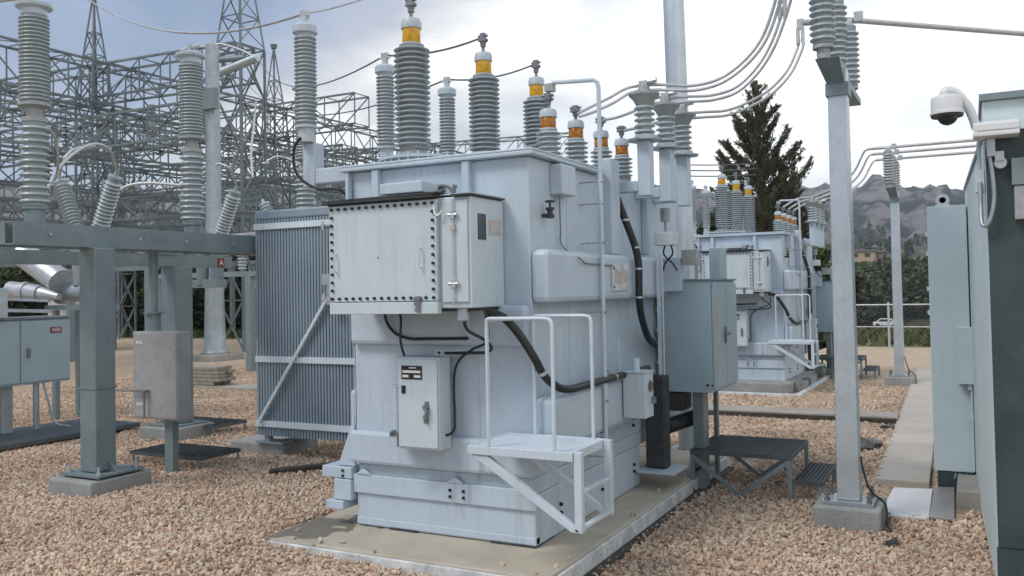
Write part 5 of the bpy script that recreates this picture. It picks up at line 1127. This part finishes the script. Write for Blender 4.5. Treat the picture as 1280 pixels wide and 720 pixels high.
# ================================================================ trees, houses, fence, car
def leafmat(name, c1, c2, sat=1):
    m, t, ns, L, b = nodemat(name)
    no = N('ShaderNodeTexNoise', t); no.inputs['Scale'].default_value = 1.3; no.inputs['Detail'].default_value = 4; tcn = N('ShaderNodeTexCoord', t); L(tcn.outputs['Object'], no.inputs['Vector'])
    n2_ = N('ShaderNodeTexWhiteNoise', t); n2_.noise_dimensions = '3D'
    ge = N('ShaderNodeNewGeometry', t)
    r_ = N('ShaderNodeMapRange', t); r_.inputs[1].default_value = .35; r_.inputs[2].default_value = .65; L(no.outputs[0], r_.inputs[0])
    ad_ = N('ShaderNodeMath', t, operation='MULTIPLY_ADD', use_clamp=True); L(ge.outputs['Random Per Island'], ad_.inputs[0]); ad_.inputs[1].default_value = .6; 
    hf = N('ShaderNodeMath', t, operation='MULTIPLY'); L(r_.outputs[0], hf.inputs[0]); hf.inputs[1].default_value = .5; L(hf.outputs[0], ad_.inputs[2])
    mx_ = N('ShaderNodeMix', t, data_type='RGBA'); L(ad_.outputs[0], mx_.inputs[0]); mx_.inputs[6].default_value = (*c1, 1); mx_.inputs[7].default_value = (*c2, 1)
    L(mx_.outputs[2], b.inputs['Base Color']); b.inputs['Roughness'].default_value = .7; b.inputs['Specular IOR Level'].default_value = .2; return m
leafmat('needles', (.035, .045, .028), (.12, .125, .07)); leafmat('leaves_dark', (.03, .042, .02), (.09, .11, .05)); leafmat('leaves_mid', (.04, .06, .02), (.13, .15, .06))
leafmat('far_forest', (.03, .042, .03), (.085, .10, .065))
nr = np.random.RandomState(11)
class Leaves:
    def __init__(s): s.v = []; 
    def quads(s, P, size, stretch=1.6, dirs=None):
        n = len(P); a = nr.normal(size=(n, 3)); a /= np.linalg.norm(a, axis=1)[:, None]
        if dirs is not None: a = dirs+.45*a; a /= np.linalg.norm(a, axis=1)[:, None]
        b_ = np.cross(a, nr.normal(size=(n, 3))); b_ /= np.linalg.norm(b_, axis=1)[:, None]+1e-9
        sz = size*nr.uniform(.6, 1.3, (n, 1)); A = a*sz*stretch; B = b_*sz
        s.v.append(np.stack([P-A-B*.4, P-A*.2+B, P+A, P-B], axis=1).reshape(-1, 3)); return s
    def build(s, name, m_, parent=None, loc=(0, 0, 0)):
        o0 = ORI[parent.name] if parent is not None else Vector(loc)
        v = np.vstack(s.v)-np.array(o0); n = len(v)//4; me = bpy.data.meshes.new(name)
        me.vertices.add(len(v)); me.vertices.foreach_set('co', v.ravel()); me.loops.add(4*n); me.loops.foreach_set('vertex_index', np.arange(4*n)); me.polygons.add(n); me.polygons.foreach_set('loop_start', np.arange(n)*4); me.polygons.foreach_set('loop_total', np.full(n, 4)); me.update(calc_edges=True); me.validate()
        me.materials.append(MATS[m_]); o = bpy.data.objects.new(name, me); col.objects.link(o)
        if parent is not None: o.parent = parent
        else: o.location = o0
        ORI[o.name] = o0; return o
# the big conifer behind the far transformer
c0 = G(952, 405, 0); dT = 34.0
def at(px, py): return AD(px, py, dT)
base = at(962, 410); base.z = 0; top = at(944, 101)
ct = thing('conifer', 'big dark conifer with upswept open branches behind the far transformer', 'tree', tuple(base))
Hh = top.z
tk = MB(); tk.tube([base, base.lerp(top, .3)+Vector((.1, 0, 0)), base.lerp(top, .6), base.lerp(top, .85), top], .10, 8)
tk.lathe([(.34, 0), (.26, Hh*.3), (.16, Hh*.6), (.05, Hh*.93)], base, axis=(top-base), n=12)
lv = Leaves()
def branch(p0, d, ln, r, dens, size):
    pts_ = []; p = Vector(p0); dd = Vector(d).normalized(); n_ = 7
    for i in range(n_+1):
        pts_.append(p.copy()); dd = (dd+Vector((rnd.uniform(-.10, .10), rnd.uniform(-.10, .10), .07+rnd.uniform(-.05, .05)))).normalized(); p = p+dd*ln/n_
    tk.tube(pts_, r, 5)
    P = np.array([list(x) for x in pts_]); m_ = int(dens*ln)
    tt = nr.uniform(.12, 1, m_)**.8*n_; i0 = np.minimum(tt.astype(int), n_-1); f = (tt-i0)[:, None]
    pos = P[i0]*(1-f)+P[i0+1]*f; spread = (.04+.09*ln/3.5*np.sin(np.clip(tt/n_, 0, 1)*math.pi*.9+.25))[:, None]
    pos = pos+nr.normal(size=(m_, 3))*spread*np.array([1, 1, .7]); dr_ = (P[i0+1]-P[i0]); dr_ /= np.linalg.norm(dr_, axis=1)[:, None]
    lv.quads(pos, size, 3.0, dr_)
    return pts_
nbr = 72
for i in range(nbr):
    f = .26+.70*(i/nbr)**.95
    p0 = base.lerp(top, f); az = i*2.4+rnd.uniform(-.3, .3)
    env = 3.3*max(.0, 1-(f-.24)/.78)**.8*rnd.choice((.6, .8, 1, 1, 1.1)); env = max(env, .3)
    el = rnd.uniform(.35, .65)+.5*f
    ds = Vector((math.cos(az), math.sin(az), el))
    pp_ = branch(p0, ds, env, .04*(1.15-f), 150, .022)
    for q in (2, 3, 4, 5):
        if env > 1.0: branch(pp_[q], ds+Vector((rnd.uniform(-.9, .9), rnd.uniform(-.9, .9), .1)), env*.36, .012, 140, .021)
tk.build('trunk', 'bark', ct, smooth=60); lv.build('crown', 'needles', ct)

# generic bushy trees and shrubs
def bushy(name, label, p, h, w, m_, dens=1.0, cone=False, size=.10, cat_='tree', grp=None, trunk=True, lobes=9):
    t_ = thing(name, label, cat_, tuple(p), grp); k = MB(); z0 = .12 if cone else .25
    k.lathe([(w*.045, 0), (w*.03, h*.5), (w*.012, h*.9)], p, n=8)
    lv = Leaves()
    cs = []
    if cone:
        for q in range(lobes*2):
            f = (q+.5)/(lobes*2); r_ = w*.5*(1-f)**.8+.05; a = rnd.uniform(0, 6.28); cs.append((Vector((p[0]+math.cos(a)*r_*.55, p[1]+math.sin(a)*r_*.55, p[2]+h*(z0+(1-z0)*f))), max(.12, r_*.62)))
    else:
        for q in range(lobes):
            a = rnd.uniform(0, 6.28); rr_ = w*.5*rnd.uniform(.1, .72); zz = h*rnd.uniform(z0+.08, .86); cs.append((Vector((p[0]+math.cos(a)*rr_, p[1]+math.sin(a)*rr_, p[2]+zz)), w*rnd.uniform(.16, .27)))
            k.bar(Vector(p)+Vector((0, 0, h*.3)), cs[-1][0], w*.012)
    for c_, r_ in cs:
        n_ = int(dens*260*(r_/.5)**1.6)+30; v = nr.normal(size=(n_, 3)); v /= np.linalg.norm(v, axis=1)[:, None]; rad_ = r_*nr.uniform(.45, 1.12, (n_, 1))
        lv.quads(np.array(list(c_))+v*rad_*np.array([1, 1, .8]), size)
    k.build('trunk', 'bark', t_); lv.build('crown', m_, t_); return t_
TR = []   # (px centre, py top, depth, width m, kind)
GR = 'trees and shrubs beyond the yard'
specs = [(975, 205, 41, 4.0, 1, 'leaves_dark', 'dense dark tree filling the lower right of the big conifer'),
 (925, 235, 44, 4.2, 0, 'leaves_dark', 'dark leafy tree low behind the tall bushings of the far transformer'),
 (1000, 300, 40, 2.6, 0, 'leaves_mid', 'light green bush between far transformer and square pole'),
 (1030, 330, 41, 3.0, 0, 'leaves_dark', 'dark bush directly left of the square pole'),
 (1082, 354, 158, 15, 0, 'leaves_dark', 'wide dark juniper right of the square pole'),
 (1135, 330, 172, 17, 0, 'leaves_dark', 'tall dark tree beside the distant pole'),
 (1108, 348, 176, 13, 0, 'leaves_mid', 'mid green tree below the tan house'),
 (1165, 318, 168, 13, 1, 'leaves_dark', 'dark pointed tree touching the narrow cabinet edge'),
 (1150, 352, 160, 12, 0, 'leaves_dark', 'low dark shrub behind the fence near the cabinet'),
 (1058, 340, 170, 15, 0, 'leaves_dark', 'dark shrub mass seen on both sides of the square pole'),
 (1190, 330, 165, 14, 0, 'leaves_dark', 'dark tree behind the narrow cabinet'),
 (150, 338, 44, 5.0, 0, 'leaves_dark', 'dark shrub just right of the left frame post'),
 (180, 342, 46, 4.5, 0, 'leaves_mid', 'yellow-green shrub above the galvanised box'),
 (215, 336, 45, 4.5, 0, 'leaves_dark', 'dark shrub behind the second frame post'),
 (248, 334, 47, 5.0, 0, 'leaves_dark', 'dark shrub left of the round pole foot'),
 (290, 330, 46, 5.0, 0, 'leaves_dark', 'dark bush behind the lattice tower foot'),
 (312, 318, 48, 4.5, 1, 'leaves_dark', 'pointed dark tree left of the radiator'),
 (345, 325, 48, 5.0, 0, 'leaves_dark', 'dark tree hidden partly by the radiator'),
 (30, 330, 48, 6.0, 0, 'leaves_dark', 'dark tree behind the two-door cabinet'),
 (90, 336, 47, 5.0, 0, 'leaves_dark', 'dark shrub behind the silver breaker tanks'),
 (-40, 330, 48, 6.0, 0, 'leaves_dark', 'dark tree outside the left edge'),
 (400, 322, 50, 5.0, 0, 'leaves_dark', 'dark tree behind the radiator bank'),
 (870, 290, 48, 5.0, 0, 'leaves_dark', 'dark tree glimpsed above the near control cabinet'),
 (905, 300, 50, 5.0, 0, 'leaves_dark', 'dark tree behind the far transformer'),]
for i, (px, py, dep, w, cone, m_, lab) in enumerate(specs):
    tp_ = AD(px, py, dep); z = -.25 if math.hypot(tp_.x, tp_.y) > 41 else 0
    r_ = math.hypot(tp_.x, tp_.y); z = theight(tp_.x, tp_.y) if tp_.y > 37 else 0
    bushy('conifer' if cone else 'leafy_tree', lab, (tp_.x, tp_.y, z), tp_.z-z, w, m_, dens=.28 if w > 10 else 1.5 if w > 3.5 else 1.0, cone=bool(cone), size=.33 if w > 10 else .10, grp=GR, lobes=13 if w > 10 else 11)
# far wooded slopes: one mass
lv = Leaves(); cnt = 0; tkf = MB()
for q in range(7000):
    az = nr.uniform(R(-95), R(40)); r_ = 70+nr.uniform(0, 1)**1.1*520; x, y = math.sin(az)*r_, math.cos(az)*r_
    dens_ = mnoise.noise(Vector((x*.02, y*.02, 1.7)))
    if dens_ < (-.25 if r_ < 340 else .0): continue
    if r_ < 158 and R(-14) < az < R(4): continue
    if 158 < r_ < 262 and R(-10) < az < R(-3): continue
    z = theight(x, y); hh = nr.uniform(2.5, 6.5) if r_ > 90 else nr.uniform(2, 4); ww = hh*nr.uniform(.35, .6); n_ = 44 if r_ < 260 else 22
    f = nr.uniform(0, 1, n_); a = nr.uniform(0, 6.28, n_); rr_ = ww*.5*(1-f*.8)
    P = np.column_stack([x+np.cos(a)*rr_, y+np.sin(a)*rr_, z+hh*(.08+.9*f)]); lv.quads(P, ww*.22, 1.2); cnt += 1
o = lv.build('far_woodland', 'far_forest'); tag(o, 'dark scattered woodland covering the slopes below the rocky ridge', 'woodland', kind='stuff')
# scrub and grass behind the fence
lv = Leaves(); n_ = 9000; xs = nr.uniform(-60, 12, n_); ys = nr.uniform(28.9, 37.4, n_); hb = nr.uniform(.05, .35, n_)
lv.quads(np.column_stack([xs, ys, hb*.5]), .11, 1.6, np.tile(np.array([[0, 0, 1.]]), (n_, 1)))
leafmat('grass', (.04, .055, .022), (.12, .13, .055)); o = lv.build('rough_grass', 'grass'); tag(o, 'rough green and straw coloured grass behind the yard', 'grass', kind='stuff')
# grassy strip under it
o = MB().add([(-70, 28.6, .004), (14, 28.6, .004), (14, 37.48, .004), (-70, 37.48, .004)], [(0, 1, 2, 3)])
mat('turf', (.15, .15, .07), .95, var=.4, vscale=1.5, col2=(.07, .085, .035)); o = o.build('turf', 'turf'); tag(o, kind='structure')

# fence
fn = thing('wire_fence', 'low galvanised chain-link fence at the back of the yard', 'fence', (-4, 28.1, 0))
fz = AY(1100, 381, 28.1).z
k = MB(); k.cyl((-14, 28.1, fz), (5, 28.1, fz), .022, n=8); k.cyl((-14, 28.1, fz*.49), (5, 28.1, fz*.49), .016, n=8); k.split('rail', 'conductor', fn)
k = MB()
for x in np.arange(-13.2, 5, 2.75): k.cyl((x, 28.12, 0), (x, 28.12, fz+.08), .035, n=8)
k.split('post', 'conductor', fn)
k = MB(); x = -14
while x < 5:
    k.bar((x, 28.1, .03), (min(5, x+fz-.05), 28.1, .03+min(fz-.05, 5-x)), .0013); k.bar((x, 28.105, fz-.02), (min(5, x+fz-.05), 28.105, fz-.02-min(fz-.05, 5-x)), .0013); x += .14
k.build('mesh', 'conductor', fn)
# houses on the slope
def house(px, py_base, dep, w, d, h, body, lab, storeys=2, nwin=3):
    p = AD(px, py_base, dep); z = min(p.z, theight(p.x, p.y)); zz = p.z
    t_ = thing('house', lab, 'house', (p.x, p.y, z), 'houses on the slope')
    MB().box(p.x-w/2, p.x+w/2, p.y-d/2, p.y+d/2, z-1, zz+h).build('wall', body, t_)
    k = MB(); k.prism([(p.x-w/2-.4, zz+h), (p.x+w/2+.4, zz+h), (p.x, zz+h+w*.14)], 'y', p.y-d/2-.4, p.y+d/2+.4); k.build('roof', 'roof_grey', t_)
    for s in range(storeys):
        for q in range(nwin):
            xx = p.x-w/2+w*(q+.5)/nwin; z0 = zz+h*(s+.3)/storeys
            MB().box(xx-w/nwin*.22, xx+w/nwin*.22, p.y-d/2-.06, p.y-d/2+.1, z0, z0+h/storeys*.45).build('window', 'window_dark', t_)
house(1079, 335, 240, 6.2, 8, 4.4, 'stucco_tan', 'small tan two-storey house seen right of the square pole', 2, 2)
house(1102, 334, 245, 4.6, 7, 4.0, 'stucco_brown', 'brown house just right of the tan one', 2, 2)
house(1143, 319, 330, 11, 8, 1.8, 'white_paint', 'long white low building far up the slope, right of the distant pole', 1, 4)
house(1124, 318, 325, 8, 8, 1.9, 'stucco_tan', 'pale low building left of the long white one', 1, 3)
# lawn below the houses
# parked car beyond the fence
cp = AD(1108, 409, 150)
car = thing('parked_car', 'tiny white car parked beyond the fence, seen through its rails', 'car', (cp.x, cp.y, cp.z))
cx_, cy_, cz = cp.x, cp.y, cp.z
k = MB(); k.prism([(cx_-2.0, cz+.30), (cx_+2.0, cz+.30), (cx_+2.05, cz+.85), (cx_+1.3, cz+.98), (cx_+.75, cz+1.45), (cx_-.9, cz+1.48), (cx_-1.5, cz+.98), (cx_-2.05, cz+.9)], 'y', cy_-.85, cy_+.85); k.build('body', 'white_paint', car, bevel=.08)
k = MB(); k.prism([(cx_+1.1, cz+1.0), (cx_+.65, cz+1.38), (cx_-.8, cz+1.4), (cx_-1.25, cz+1.0)], 'y', cy_-.862, cy_-.852); k.build('window', 'window_dark', car)
for x in (-1.3, 1.3):
    for y in (-.86, .62): MB().cyl((cx_+x, cy_+y, cz+.34), (cx_+x, cy_+y+.24, cz+.34), .34, n=16).build('wheel', 'rubber', car, smooth=40)

# thin mountain air
hz_ = MB().box(-1250, 1250, -330, 1300, -40, 215).build('haze', 'white_paint', loc=(0, 0, 0)); tag(hz_, kind='stuff'); tag(hz_, 'thin bluish air softening the distant ridge', 'haze')
hm = bpy.data.materials.new('haze'); hm.use_nodes = True; hm.node_tree.nodes.clear()
pv = N('ShaderNodeVolumePrincipled', hm.node_tree); pv.inputs['Color'].default_value = (.80, .88, 1, 1); pv.inputs['Density'].default_value = HAZE; pv.inputs['Anisotropy'].default_value = .3
ho = N('ShaderNodeOutputMaterial', hm.node_tree); hm.node_tree.links.new(pv.outputs[0], ho.inputs['Volume']); hz_.data.materials.clear(); hz_.data.materials.append(hm)
scene.cycles.volume_bounces = 0
